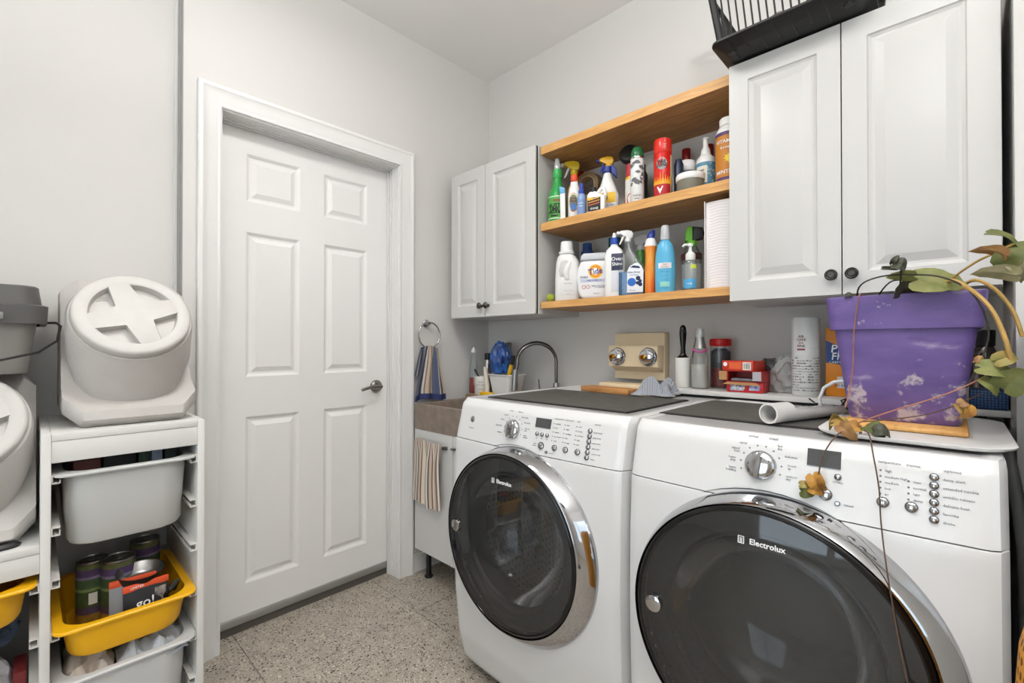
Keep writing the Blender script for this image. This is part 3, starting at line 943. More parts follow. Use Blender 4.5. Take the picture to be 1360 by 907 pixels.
# steel bowl with a black outside, tilted on the pouches
tt = thing('pet_bowl', 'steel bowl with black outside resting on the pouches in the yellow bin', 'bowl', (0.278, -1.645, 0.463))
obj('bowl_inside', B().lathe([(0.0, 0.002), (0.034, 0.002), (0.045, 0.012), (0.052, 0.036), (0.0555, 0.0385)], 36, caps=False), STEEL, tt, smooth=50)
obj('bowl_outside', B().lathe([(0.0, 0.0), (0.036, 0.0), (0.048, 0.009), (0.055, 0.030), (0.0565, 0.0385), (0.0555, 0.0388)], 36, caps=False), BLACKP, tt, smooth=50)
tt.rotation_euler = (0, R(7), 0)
for k, (x, y, z, lb) in enumerate(((0.318, -1.665, ZF, 'rear cat food pouch with orange top strip and grey front'), (0.343, -1.638, ZF - 0.0, 'front cat food pouch with orange top strip and the word go'))):
    tt = thing('food_pouch', lb, 'pouch', (x, y, z), R(90))
    w, h = 0.052, 0.150 - 0.012 * k
    def pf(u, v, s): return ((u - .5) * 2 * w, s * 0.009 * (1 - (2 * u - 1) ** 4) * min(1, (1 - v) * 2.5 + 0.08), v * h)
    q = B()
    q.grid(10, 10, lambda u, v: pf(u, v, -1), False); q.grid(10, 10, lambda u, v: pf(u, v, 1), False)
    bmesh.ops.remove_doubles(q.bm, verts=q.bm.verts, dist=1e-4)
    obj('pouch_body', q, mat('pouch_dark' if k else 'pouch_grey', '#2c2c30' if k else '#8f8f92', 0.4, noise_amt=0.2), tt, smooth=60)
    obj('top_strip', B().box(-w, w, -0.0028, 0.0028, h - 0.016, h + 0.002, 0.001), mat('pouch_orange', '#d9532c', 0.45), tt)
    if k:
        q = B(); text(q, 'go!', 0.034, None, (-0.004, -0.0098, h - 0.052), bold=0.0008)
        obj('word', q, mat('white_print', '#f4f4f4', 0.5, noise_amt=0), tt, smooth=0)
        q = B(); text(q, 'LIMITED', 0.0085, None, (-0.02, -0.0035, h - 0.007)); obj('strip_print', q, mat('white_print', '#f4f4f4', 0.5, noise_amt=0), tt, smooth=0)
        obj('cat_picture', B().box(0.018, 0.044, -0.0075, -0.006, h - 0.062, h - 0.022, 0.001), mat('cat_fur', '#a99f97', 0.7, noise_amt=0.6, noise_scale=90, col2='#39322f'), tt)
    tt.rotation_euler = (R(-6), 0, R(90 + (4 if k else -3)))
tag(obj('scoop_handle', B().tube([(0.33, -1.60, 0.42), (0.35, -1.585, 0.448), (0.345, -1.572, 0.462), (0.33, -1.566, 0.455), (0.315, -1.572, 0.43)], 0.007, 8), BLACKP), 'black loop handle of a scoop at the right end of the yellow bin', 'scoop')

# crumpled cloth: a folded sheet
def crumple(nu, nv, w, d, h, seed, fold=3, base=0.004, droop=True):
    random.seed(seed)
    ph = [random.uniform(0, 6.28) for _ in range(12)]
    def fn(u, v):
        e = min(1, 5 * min(u, 1 - u, v, 1 - v))
        hh = 0.0
        for k in range(fold):
            a = ph[k]
            s = math.sin((u * math.cos(a) + v * math.sin(a)) * (9 + 4 * k) + ph[k + 5])
            hh += (1 - abs(s)) * (0.55 ** k)
        hh += noise.noise(Vector((u * 5 + seed, v * 5, 0))) * 0.6
        z = base + h * max(0.02, 0.35 * hh + 0.15) * (0.25 + 0.75 * e) * (0.6 + 0.4 * math.sin(PI * u) * math.sin(PI * v))
        ed = 1 + 0.16 * noise.noise(Vector((u * 3, v * 3, seed)))
        return ((u - .5) * w * ed, (v - .5) * d * ed, z)
    q = B()
    q.grid(nu, nv, fn)
    return q
CL1 = mat('grey_cloth', '#c3c8ce', 0.9, noise_amt=0.15, bump=0.4, bump_scale=150)
CL2 = mat('beige_cloth', '#d2c8bc', 0.95, noise_amt=0.2, bump=0.5, bump_scale=120)
o = obj('folded_cloth', crumple(40, 40, 0.22, 0.15, 0.085, 3, 3).solid(0.002), CL1, None, (0.27, -1.625, 0.270)); tag(o, 'grey blue folded cloth lying in the frosted bin', 'cloth')
o = obj('fleece_cloth', crumple(36, 36, 0.22, 0.10, 0.10, 11, 4).solid(0.002), CL2, None, (0.27, -1.755, 0.268)); tag(o, 'beige fleece cloth at the left end of the frosted bin', 'cloth')
# plastic bag in the left column
def blob(seed, rx, ry, rz, amp, fr):
    q = B()
    bmesh.ops.create_icosphere(q.bm, subdivisions=5, radius=1)
    for v in q.bm.verts:
        n = v.co.normalized()
        d = 1 + amp * (1 - abs(noise.noise(n * fr + Vector((seed, 0, 0)))) * 3) + amp * 0.5 * noise.noise(n * fr * 2.7 + Vector((0, seed, 0)))
        v.co = Vector((n.x * rx * d, n.y * ry * d, max(n.z * rz * d, -rz * 0.8) + rz * 0.8))
    return q
tag(obj('plastic_bag', blob(4, 0.13, 0.12, 0.175, 0.12, 2.2), mat('bag_film', '#cbc7cd', 0.25, noise_amt=0.2, noise_scale=20, spec=0.8), None, (0.2, -2.0, 0.04), smooth=25), 'crumpled pale grey plastic bag in the lower left column of the storage unit', 'plastic bag')
tag(obj('fabric_bundle', blob(9, 0.07, 0.07, 0.060, 0.16, 2.6), mat('blue_grey_cloth', '#5b6a80', 0.9, noise_amt=0.5, noise_scale=18, col2='#2b2f3a'), None, (0.15, -1.965, 0.357), smooth=30), 'blue grey bundle of cloth above the plastic bag', 'cloth bundle')
tag(obj('carton', B().box(-0.05, 0.05, -0.012, 0.012, 0, 0.27, 0.002), mat('dark_red_card', '#7d2a2c', 0.6), None, (0.2, -1.884, 0.04)), 'dark red carton standing beside the plastic bag', 'carton')

# ---- pet food containers
VAULT = mat('vault_plastic', '#bfbab5', 0.5, noise_amt=0.05, noise_scale=20, bump=0.12, bump_scale=140)
VLID = mat('vault_lid', '#c9c5c0', 0.5, noise_amt=0.05, noise_scale=30, bump=0.08, bump_scale=180)
def vault(label, yc, z):
    tt = thing('food_container', label, 'food container', (0.0, yc, z))
    prof = [(-0.055, 0.0), (0.312, 0.0), (0.340, 0.022), (0.335, 0.045), (0.275, 0.075), (0.225, 0.15), (0.15, 0.38), (0.12, 0.415), (-0.055, 0.415)]
    cx, cz = 0.13, 0.2
    def inset(k):
        out = []
        for x, zz in prof:
            out.append((x - math.copysign(min(abs(x - cx), k), x - cx), zz - math.copysign(min(abs(zz - cz), k), zz - cz)))
        return out
    rings = []
    for y, k in ((-0.1475, 0.040), (-0.146, 0.036), (-0.112, 0.003), (-0.105, 0.0), (0.105, 0.0), (0.112, 0.003), (0.146, 0.036), (0.1475, 0.040)):
        rings.append([(x, y, zz) for x, zz in inset(k)])
    q = B(); q.loft(rings, True, True)
    bmesh.ops.bevel(q.bm, geom=[e for e in q.bm.edges if e.calc_face_angle(0) > 0.5], offset=0.008, segments=2, profile=0.5, affect='EDGES', clamp_overlap=True)
    obj('container_body', q, VAULT, tt, smooth=50)
    n = Vector((0.86, 0, 0.51)).normalized()
    ux = Vector((0, 1, 0)); uy = n.cross(ux)
    lc = Vector((0.285, 0, 0.303))
    def circ(c, r, m_=48): return [tuple(c + ux * r * math.cos(2 * PI * k / m_) + uy * r * math.sin(2 * PI * k / m_)) for k in range(m_)]
    q = B()
    q.loft([circ(lc + Vector((-0.075, 0, -0.172)), 0.122), circ(lc + Vector((-0.035, 0, -0.09)), 0.142), circ(lc - n * 0.016, 0.143), circ(lc - n * 0.008, 0.139)], True, True)
    obj('neck', q, VAULT, tt, smooth=50)
    q = B()
    q.loft([circ(lc - n * 0.008, 0.130), circ(lc - n * 0.006, 0.134), circ(lc + n * 0.012, 0.1335), circ(lc + n * 0.016, 0.130), circ(lc + n * 0.018, 0.125), circ(lc + n * 0.018, 0.104), circ(lc + n * 0.016, 0.100), circ(lc - n * 0.004, 0.096)], True, True)
    lid = obj('lid', q, VLID, tt, smooth=40)
    M = Matrix((( ux.x, uy.x, n.x, lc.x), (ux.y, uy.y, n.y, lc.y), (ux.z, uy.z, n.z, lc.z), (0, 0, 0, 1)))
    q = B()
    a, w = 0.1025, 0.026
    pl = [(-w, -a), (w, -a), (w * 1.15, -w * 1.3), (w * 1.3, -w * 1.15), (a, -w), (a, w), (w * 1.3, w * 1.15), (w * 1.15, w * 1.3), (w, a), (-w, a), (-w * 1.15, w * 1.3), (-w * 1.3, w * 1.15), (-a, w), (-a, -w), (-w * 1.3, -w * 1.15), (-w * 1.15, -w * 1.3)]
    q.prism(pl, -0.006, 0.0175, 'xy', 0.002).xf(M @ Matrix.Rotation(R(18), 4, 'Z'))
    obj('lid_cross', q, VLID, lid, smooth=30)
    q = B()
    for k in range(5):
        q.tube([tuple(M @ Matrix.Rotation(R(18), 4, 'Z') @ Vector((-0.058 + 0.03 * math.cos(s), 0.058 + 0.004 * k + 0.012 * math.sin(s), -0.0035))) for s in (0.6, 1.1, 1.6, 2.1, 2.6)], 0.0012, 5)
    obj('grip_lines', q, VLID, lid)
    q = B(); q.tube([(0.27 + 0.055 * (1 - f), 0.0, 0.14 - 0.075 * f) for f in (0, .3, .6, 1)], 0.0007, 4); 
    return tt
vault('whitish round-lidded pet food container on top of the tall side of the storage unit', -1.664, 0.9287)
vault('whitish round-lidded pet food container on the lower step, cut by the photo edge', -2.005, 0.6587)
# grey bucket with dark lid
GB = mat('bucket_grey', '#8c8985', 0.45, noise_amt=0.05)
GL = mat('bucket_lid_grey', '#565452', 0.4, noise_amt=0.05)
tt = thing('bucket', 'grey square bucket with dark grey lid on the left food container', 'bucket', (0.13, -2.005, 1.076))
q = B(); q.loft([rrect(0.128, 0.128, 0.03, 6, 0), rrect(0.131, 0.131, 0.032, 6, 0.005), rrect(0.152, 0.152, 0.035, 6, 0.165), rrect(0.149, 0.149, 0.034, 6, 0.165), rrect(0.129, 0.129, 0.03, 6, 0.008)], True, True)
obj('bucket_body', q, GB, tt, smooth=40)
q = B(); q.loft([rrect(0.153, 0.153, 0.035, 6, 0.128), rrect(0.166, 0.166, 0.035, 6, 0.128), rrect(0.168, 0.168, 0.036, 6, 0.173), rrect(0.156, 0.156, 0.036, 6, 0.178), rrect(0.150, 0.150, 0.036, 6, 0.222), rrect(0.145, 0.145, 0.036, 6, 0.226)], False, True)
lid = obj('lid', q, GL, tt, smooth=40)
obj('lid_latch', B().box(0.168, 0.178, 0.02, 0.09, 0.137, 0.155, 0.004), mat('latch_grey', '#8b8987', 0.35), lid)
obj('carry_handle', B().tube([(0.02, 0.155, 0.135), (0.06, 0.185, 0.135), (0.10, 0.192, 0.125), (0.13, 0.185, 0.085), (0.165, 0.15, 0.055), (0.175, 0.08, 0.035), (0.178, 0.0, 0.025), (0.175, -0.08, 0.035), (0.165, -0.15, 0.055), (0.12, -0.185, 0.10), (0.02, -0.155, 0.135)], 0.003, 8), BLACKP, tt)
# small dark things
tag(obj('pen_clip', B().tube([(0.262, -1.640, 0.9335), (0.256, -1.61, 0.9345), (0.250, -1.57, 0.9335), (0.245, -1.545, 0.9335)], [0.004, 0.005, 0.004, 0.002], 8).tube([(0.250, -1.545, 0.9325), (0.232, -1.535, 0.9325), (0.225, -1.555, 0.9325)], 0.0026, 6), BLACKP), 'small black folded pen clip lying in front of the food container', 'clip')
tag(obj('black_clip', B().lathe([(0, 0), (0.03, 0.0), (0.034, 0.006), (0.026, 0.013), (0, 0.015)], 20, sx=0.55, sy=1.0), BLACKP, None, (0.330, -1.915, 0.659)), 'flat black plastic cap on the low step below the left food container', 'cap')

# ================================================================== utility sink corner
CONC = mat('stone_resin', '#8a7c70', 0.55, noise_amt=0.3, noise_scale=18, col2='#73665b', bump=0.1, bump_scale=40)
t = thing('utility_sink', 'brown stone-look utility sink between the door casing and the washing machine', 'sink', (0.38, -0.28, 0.74))
q = B()
x0, x1, y0, y1, zt = -0.32, 0.305, -0.275, 0.265, 0.122
q.loft([[(x0, y0, 0), (x1, y0, 0), (x1, y1, 0), (x0, y1, 0)], [(x0, y0, zt - .002), (x1, y0, zt - .002), (x1, y1, zt - .002), (x0, y1, zt - .002)], [(x0 + .002, y0 + .002, zt), (x1 - .002, y0 + .002, zt), (x1 - .002, y1 - .002, zt), (x0 + .002, y1 - .002, zt)],
        [(x0 + .03, y0 + .024, zt), (x1 - .03, y0 + .024, zt), (x1 - .03, y1 - .15, zt), (x0 + .03, y1 - .15, zt)], [(x0 + .034, y0 + .03, zt - .006), (x1 - .034, y0 + .03, zt - .006), (x1 - .034, y1 - .154, zt - .006), (x0 + .034, y1 - .154, zt - .006)],
        [(x0 + .06, y0 + .06, 0.01), (x1 - .06, y0 + .06, 0.01), (x1 - .06, y1 - .18, 0.01), (x0 + .06, y1 - .18, 0.01)]], True, True)
obj('basin', q, CONC, t, smooth=0)
obj('drain', B().lathe([(0, 0.001), (0.03, 0.001), (0.034, 0.004), (0.034, 0.0)], 20, c=(0, -0.05, 0.01)), STEEL, t)
t = thing('sink_cabinet', 'white two-door cabinet on black legs under the brown sink', 'cabinet', (0.38, -0.28, 0))
obj('cabinet_body', B().box(-0.318, 0.303, -0.255, 0.262, 0.150, 0.7395, 0.001), CABW, t, smooth=0)
for a, c in ((-0.318, -0.026), (-0.023, 0.303)):
    d = obj('door', B().box(a, c, -0.275, -0.2555, 0.152, 0.738, 0.0015), CABW, t, smooth=0)
    k = -0.072 if a < -0.1 else -0.010
    obj('door_handle', B().box(k - 0.012, k + 0.012, -0.292, -0.2752, 0.672 if a < -.1 else .680, 0.686 if a < -.1 else .688, 0.002), mat('handle_grey', '#6e6c69', 0.35, 0.8), d)
for x in (-0.285, 0.27):
    for y in (-0.215, 0.21):
        obj('leg', B().lathe([(0, 0), (0.02, 0.0), (0.022, 0.006), (0.014, 0.012), (0.014, 0.03), (0.013, 0.032), (0.013, 0.150), (0, 0.150)], 16, c=(x, y, 0)), BLACKP, t, smooth=40)
BOARD = woodmat('worn_board', '#7a6148', '#a88a67', (3, 20, 20), 0.6)
tag(obj('sink_board', B().box(-0.29, 0.29, -0.075, 0.075, 0, 0.0228, 0.002), BOARD, None, (0.375, -0.175, 0.8622)), 'worn wooden board across the back of the sink holding bottles', 'board')
ZB = 0.8854
# faucet
t = thing('faucet', 'curved black and steel gooseneck kitchen faucet beside the sink', 'faucet', (0.555, -0.06, 0.8622))
obj('faucet_base', B().lathe([(0, 0), (0.026, 0), (0.026, 0.006), (0.019, 0.010), (0.017, 0.08), (0.014, 0.10), (0, 0.10)], 20), STEEL, t, smooth=40)
arc = [(0, 0, 0.10), (0, 0, 0.19)] + [(-0.055 + 0.055 * math.cos(a), -0.083 + 0.083 * math.cos(a), 0.205 + 0.090 * math.sin(a)) for a in [PI * k / 14 for k in range(0, 14)]] + [(-0.110, -0.166, 0.19), (-0.113, -0.170, 0.165)]
obj('spout', B().tube(arc, 0.0085, 12), mat('dark_steel', '#77736f', 0.22, 1.0, noise_amt=0), t, smooth=60)
obj('spout_spring', B().tube([(p[0] - 0.001, p[1] - 0.001, p[2] + (0.0045 if p[2] > .2 else 0)) for p in arc[2:]], 0.0075, 8), BLACKP, t, smooth=60)
obj('spray_head', B().lathe([(0, 0.0), (0.016, 0.0), (0.016, 0.03), (0.013, 0.10), (0.0, 0.102)], 16, M=Matrix.Translation((-0.119, -0.176, 0.068)) @ Matrix.Rotation(R(4), 4, 'Y')), STEEL, t, smooth=40)
obj('lever', B().tube([(-0.015, -0.006, 0.03), (-0.06, -0.02, 0.045), (-0.085, -0.028, 0.048)], 0.006, 8).tube([(-0.083, -0.027, 0.045), (-0.09, -0.03, 0.115)], [0.004, 0.003], 8), mat('dark_steel', '#77736f', 0.22, 1.0, noise_amt=0), t, smooth=50)

# things on the sink board
t = thing('dish_soap', 'clear squeeze bottle half full of red soap at the left end of the sink board', 'soap bottle', (0.078, -0.185, ZB))
obj('bottle', B().lathe([(0.0, 0.0), (0.027, 0.0), (0.029, 0.006), (0.028, 0.10), (0.025, 0.15), (0.013, 0.21), (0.011, 0.225), (0.0, 0.225)], 20, sx=1, sy=.75), clearmat('clear_plastic', '#f1f4f4', 0.04, 0.05, 0.05), t, smooth=40)
obj('liquid', B().lathe([(0.0, 0.002), (0.0255, 0.003), (0.027, 0.008), (0.0265, 0.085), (0.0, 0.085)], 20, sx=1, sy=.75), mat('red_soap', '#b0361a', 0.2, noise_amt=0.05), t, smooth=40)
obj('cap', B().lathe([(0.013, 0.222), (0.014, 0.236), (0.007, 0.241), (0.006, 0.252), (0.0, 0.253)], 16), WHITEP, t, smooth=40)
t = thing('spray_can', 'metallic can with black cap behind the white mug on the sink board', 'spray can', (0.115, -0.115, ZB))
obj('can_body', B().lathe([(0, 0), (0.024, 0), (0.024, 0.165), (0.017, 0.182), (0, 0.183)], 20), STEEL, t, smooth=40)
obj('cap', B().lathe([(0.0165, 0.18), (0.0165, 0.215), (0.014, 0.219), (0, 0.219)], 16), BLACKP, t, smooth=40)
t = thing('mug', 'white printed mug holding a dark brush on the sink board', 'mug', (0.165, -0.205, ZB))
obj('mug_body', B().lathe([(0, 0), (0.034, 0.0), (0.037, 0.004), (0.038, 0.098), (0.036, 0.099), (0.034, 0.01), (0, 0.008)], 24), mat('mug_white', '#dcd8d2', 0.35), t, smooth=40)
q = B()
for k, (s, z) in enumerate((('wash', 0.07), ('your paws', 0.055), ('love', 0.032))):
    text(q, s, 0.013, None, (0, -0.0385, z), bend=0.038, extrude=0.0002)
obj('print', q.xf(Matrix.Rotation(R(40), 4, 'Z')), DKGREY, t, smooth=0)
t = thing('dish_brush', 'dark handled brush leaning out of the white mug', 'brush', (0.165, -0.205, ZB + 0.01))
obj('handle', B().tube([(0.014, 0.010, 0.0), (-0.008, -0.006, 0.075), (-0.034, -0.02, 0.125)], 0.005, 8), BLACKP, t)
t = thing('scrub_wand', 'beige curved scrubbing wand leaning against the white tub', 'wand', (0.225, -0.222, ZB))
obj('handle', B().tube([(0.0, 0, 0.0), (-0.004, 0.003, 0.06), (-0.02, 0.012, 0.105), (-0.05, 0.03, 0.145)], [0.014, 0.014, 0.012, 0.008], 10), mat('beige_plastic', '#cfc3b4', 0.45), t, smooth=60)
t = thing('dish_tub', 'white tapered tub holding a blue bag and yellow brush on the sink board', 'tub', (0.318, -0.170, ZB))
q = B(); q.loft([rrect(0.055, 0.045, 0.02, 6, 0), rrect(0.060, 0.050, 0.022, 6, 0.004), rrect(0.085, 0.062, 0.03, 6, 0.108), rrect(0.090, 0.067, 0.032, 6, 0.110), rrect(0.090, 0.067, 0.032, 6, 0.114), rrect(0.083, 0.060, 0.028, 6, 0.114), rrect(0.058, 0.047, 0.02, 6, 0.008)], True, True)
obj('tub_body', q, mat('tub_white', '#d9d6d3', 0.4), t, smooth=40)
tag(obj('blue_bag', blob(21, 0.056, 0.042, 0.086, 0.17, 1.8), mat('blue_film', '#2f66b4', 0.25, noise_amt=0.55, noise_scale=22, col2='#1b2f5e', spec=0.8), None, (0.262, -0.160, ZB + 0.116), smooth=25), 'crumpled bright blue plastic bag on top of the white tub', 'plastic bag')
t = thing('refill_bottle', 'clear bottle with grey cap standing behind the blue bag', 'bottle', (0.225, -0.060, 0.8622))
obj('bottle', B().lathe([(0, 0), (0.035, 0), (0.037, 0.01), (0.036, 0.20), (0.016, 0.26), (0.015, 0.275), (0, 0.275)], 20), clearmat('blueish_plastic', '#b9c4d6', 0.35), t, smooth=40)
obj('cap', B().lathe([(0.017, 0.272), (0.017, 0.30), (0.008, 0.303), (0, 0.303)], 16), mat('cap_grey', '#77787a', 0.45), t, smooth=40)
t = thing('scrub_brush', 'yellow handled brush with black end leaning in the white tub', 'brush', (0.328, -0.180, ZB + 0.02))
obj('handle', B().tube([(-0.01, 0, 0), (0.012, 0.0, 0.08), (0.035, 0.0, 0.145)], [0.008, 0.011, 0.011], 10), mat('brush_yellow', '#e0b21c', 0.4), t, smooth=50)
obj('brush_tip', B().tube([(0.0355, 0.0, 0.146), (0.05, 0.0, 0.19)], [0.013, 0.010], 10), BLACKP, t, smooth=50)
t = thing('box_knife', 'yellow and black utility knife lying on the sink board', 'knife', (0.262, -0.232, ZB + 0.0095))
obj('handle', B().box(-0.075, 0.02, -0.011, 0.011, -0.009, 0.011, 0.006), mat('knife_yellow', '#e9b81d', 0.4), t)
obj('knife_end', B().box(0.0202, 0.085, -0.009, 0.009, -0.009, 0.006, 0.004), BLACKP, t)

# ---- towels
TW1 = stripemat('towel_blue_stripe', [(0, '#565d70'), (.05, '#c2b5a4'), (.10, '#6a7183'), (.17, '#454e68'), (.25, '#cfc2b0'), (.29, '#6d6a6c'), (.32, '#b9a590'), (.56, '#cfc4b5'), (.59, '#5d6172'), (.66, '#4a5570'), (.76, '#bdb1a2'), (.80, '#5a6072'), (.90, '#c6b9a6')], 1.0, 0, cross=(0.93, '#2d3763'))
TW2 = stripemat('towel_stripe', [(0, '#c6b9ab'), (.08, '#5f6066'), (.13, '#d8cabb'), (.20, '#5a616e'), (.27, '#c9ae9b'), (.40, '#b89c8b'), (.46, '#5f5a58'), (.52, '#d9ccbe'), (.62, '#565b66'), (.69, '#c7b09d'), (.80, '#6e645e'), (.86, '#d6c8b7')], 2.6, 0)
t = thing('towel_ring', 'chrome towel ring mounted on the wall right of the door', 'towel ring', (0.0, -0.45, 1.262))
obj('wall_plate', B().lathe([(0, 0.0), (0.020, 0.0), (0.020, 0.006), (0.012, 0.010), (0.010, 0.035), (0, 0.036)], 20, M=Matrix.Rotation(R(90), 4, 'Y') @ Matrix.Identity(4)), CHROME, t, smooth=40)
obj('ring', B().tube([(0.035, 0.0 + 0.066 * math.sin(2 * PI * k / 40), -0.062 + 0.066 * math.cos(2 * PI * k / 40)) for k in range(40)], 0.0042, 8, closed=True), CHROME, t, smooth=60)
def hang(w_top, w_bot, length, back, folds, seed, zig=0.010, sag=0.0):
    def fn(u, v):
        # v: 0 back hem -> over the bar -> 1 front hem
        L = back + length
        s = v * L
        wv = w_top + (w_bot - w_top) * min(1, max(0, abs(s - back) / (length * 0.8))) ** 0.8
        yy = (u - .5) * wv
        wave = zig * math.sin(u * folds * 2 * PI + seed) + 0.004 * math.sin(u * 17 + seed * 2)
        if s < back:
            return (-0.010 + wave * 0.3, yy, -(back - s))
        d = s - back
        return (0.012 + wave * min(1, d / 0.08) + 0.006, yy + 0.006 * math.sin(d * 14 + u * 3), -d - 0.02 * sag * (u - .5) - 0.006 * math.cos(u * 6 + seed))
    q = B()
    q.grid(44, 50, fn)
    return q
o = obj('hand_towel', hang(0.085, 0.20, 0.275, 0.15, 2.6, 1.0).solid(0.004), TW1, None, (0.036, -0.452, 1.145)); tag(o, 'blue and tan striped hand towel hanging through the chrome ring', 'towel')
o = obj('dish_towel', hang(0.19, 0.20, 0.30, 0.0, 3.2, 2.2, 0.008).solid(0.004), TW2, None, (0.205, -0.572, 0.700), (0, 0, R(-90))); tag(o, 'tan and grey striped towel hanging on the sink cabinet door handle', 'towel')

# ================================================================== bottles on the shelves
def trigger_head(parent, x, z, s, mh, mt, rz=0.0, mn=None):
    M = Matrix.Translation((0, 0, z)) @ Matrix.Rotation(rz, 4, 'Z') @ Matrix.Scale(s, 4)
    hd = obj('spray_head', B().lathe([(0.013, -0.002), (0.0145, 0.0), (0.0145, 0.014), (0.010, 0.018), (0, 0.018)], 16)
             .prism([(0.017, 0.016), (0.022, 0.034), (0.016, 0.048), (-0.004, 0.053), (-0.034, 0.050), (-0.040, 0.044), (-0.040, 0.034), (-0.018, 0.030), (-0.012, 0.016)], -0.011, 0.011, 'xz', 0.004).xf(M), mh, parent, smooth=40)
    obj('trigger', B().tube([(-0.016, 0, 0.032), (-0.024, 0, 0.020), (-0.030, 0, 0.004), (-0.038, 0, -0.012)], [0.005, 0.0055, 0.0045, 0.003], 8).xf(M), mt, parent, smooth=50)
    obj('nozzle', B().lathe([(0, 0), (0.008, 0), (0.009, 0.004), (0.007, 0.012), (0, 0.012)], 12, M=M @ Matrix.Translation((-0.040, 0, 0.040)) @ Matrix.Rotation(R(-90), 4, 'Y')), mn or mt, hd, smooth=40)
def pm(c, rough=0.35, **k):
    return mat('plastic' + c + str(rough), c, rough, **{'noise_amt': 0.03, **k})
def print_lines(parent, name, lines, m, r, ang, bold=0.0004):
    """lettering wrapped on a round body: (string, size, z, x)"""
    q = B()
    for s, size, z, x in lines:
        text(q, s, size, None, (0, -(r + 0.0012), z), bend=r + 0.0012, bold=bold, extrude=0.0002)
    obj(name, q.xf(Matrix.Rotation(ang, 4, 'Z')), m, parent, smooth=0)
def lab(parent, name, r, z0, z1, a0, a1, c, off=0.0007, sx=1, sy=1, **k):
    return obj(name, patch(B(), r, z0, z1, a0, a1, max(4, int(abs(a1 - a0) / 10)), sx, sy, off), mat('paper' + c, c, 0.45, **{'noise_amt': 0.02, **k}), parent, smooth=40)
WP = mat('white_print', '#f4f4f4', 0.5, noise_amt=0)
BP = mat('black_print', '#1c1c1e', 0.5, noise_amt=0)
A = R(26)
M_, L_ = 1.6901, 1.3401                     # tops of the middle and bottom shelf boards
GB_ = 'bottles on the middle shelf'
GL_ = 'bottles on the bottom shelf'
def lathe_part(t, name, prof, m, seg=24, sx=1.0, sy=1.0, smooth=40, caps=True):
    return obj(name, B().lathe(prof, seg, sx=sx, sy=sy, caps=caps), m, t, smooth=smooth)

# -- middle shelf, left to right
t = thing('spray_bottle', 'green rust remover spray bottle with clear nozzle, first on the middle shelf', 'spray bottle', (0.712, -0.25, M_), A, GB_)
lathe_part(t, 'bottle', [(0, 0), (0.036, 0.0), (0.040, 0.004), (0.040, 0.118), (0.035, 0.135), (0.023, 0.165), (0.018, 0.20), (0, 0.20)], pm('#2f9a48'))
lathe_part(t, 'collar', [(0.0200, 0.198), (0.0215, 0.202), (0.0210, 0.222), (0.018, 0.238), (0, 0.238)], pm('#3aa955'))
lathe_part(t, 'nozzle', [(0.014, 0.238), (0.015, 0.262), (0.011, 0.268), (0.0105, 0.286), (0, 0.287)], clearmat('milky_clear', '#e4e9e8', 0.5))
lab(t, 'label', 0.040, 0.012, 0.108, -75, 75, '#55a548')
lab(t, 'label_edge', 0.0402, 0.108, 0.112, -75, 75, '#cfe3cf'); lab(t, 'label_edge', 0.0402, 0.012, 0.016, -75, 75, '#cfe3cf')
lab(t, 'label_band', 0.0404, 0.086, 0.098, -15, 60, '#7d5a3a')
print_lines(t, 'label_print', [('RUST', 0.023, 0.069, 0), ('LIME', 0.021, 0.053, 0), ('CALCIUM', 0.0155, 0.040, 0), ('cleaner', 0.012, 0.026, 0)], BP, 0.0406, R(-8), 0.0022)

t = thing('spray_bottle', 'yellow spray bottle with white and yellow trigger behind the first green bottle', 'spray bottle', (0.742, -0.165, M_), A, GB_)
lathe_part(t, 'bottle', [(0, 0), (0.028, 0), (0.030, 0.004), (0.030, 0.14), (0.026, 0.17), (0.014, 0.20), (0.0135, 0.232), (0, 0.232)], pm('#e2ac1c'))
trigger_head(t, 0, 0.232, 1.15, pm('#e6c62a'), pm('#e3e4e2'), R(10))
t = thing('sachet', 'white packet with pale blue top leaning between the first bottles', 'packet', (0.763, -0.275, M_ + 0.001), R(20))
obj('packet_body', B().prism([(-0.011, 0), (0.011, 0), (0.009, 0.115), (-0.013, 0.115)], -0.004, 0.004, 'xz', 0.002), WHITEP, t)
obj('packet_top', B().prism([(-0.0135, 0.1155), (0.0095, 0.1155), (0.008, 0.138), (-0.017, 0.148)], -0.004, 0.004, 'xz', 0.002), pm('#6ab0d6'), t)
t = thing('squeeze_bottle', 'white stain remover bottle with orange cap and rainbow oval label', 'bottle', (0.806, -0.252, M_), A, GB_)
lathe_part(t, 'bottle', [(0, 0), (0.024, 0.0), (0.0265, 0.004), (0.0265, 0.10), (0.022, 0.128), (0.016, 0.148), (0.0155, 0.166), (0, 0.166)], WHITEP, sy=0.8)
lathe_part(t, 'cap', [(0.015, 0.160), (0.0165, 0.163), (0.0155, 0.186), (0.013, 0.190), (0, 0.190)], pm('#e2542f'), 20)
def oval(b_, rx, rz_, z0, r, sy=1.0, off=0.001, x0=0.0, n=28):
    vs = []
    for k in range(n):
        a = 2 * PI * k / n
        s = (x0 + rx * math.cos(a)) / r
        vs.append(b_.bm.verts.new(((r + off) * math.sin(s), -(r * sy + off) * math.cos(s), z0 + rz_ * math.sin(a))))
    b_.bm.faces.new(vs)
    return b_
def oval_obj(t, name, rx, rz_, z0, r, c, sy=1.0, off=0.001, x0=0.0, m=None):
    return obj(name, oval(B(), rx, rz_, z0, r, sy, off, x0), m or mat('paper' + c, c, 0.45, noise_amt=0.02), t, smooth=40)
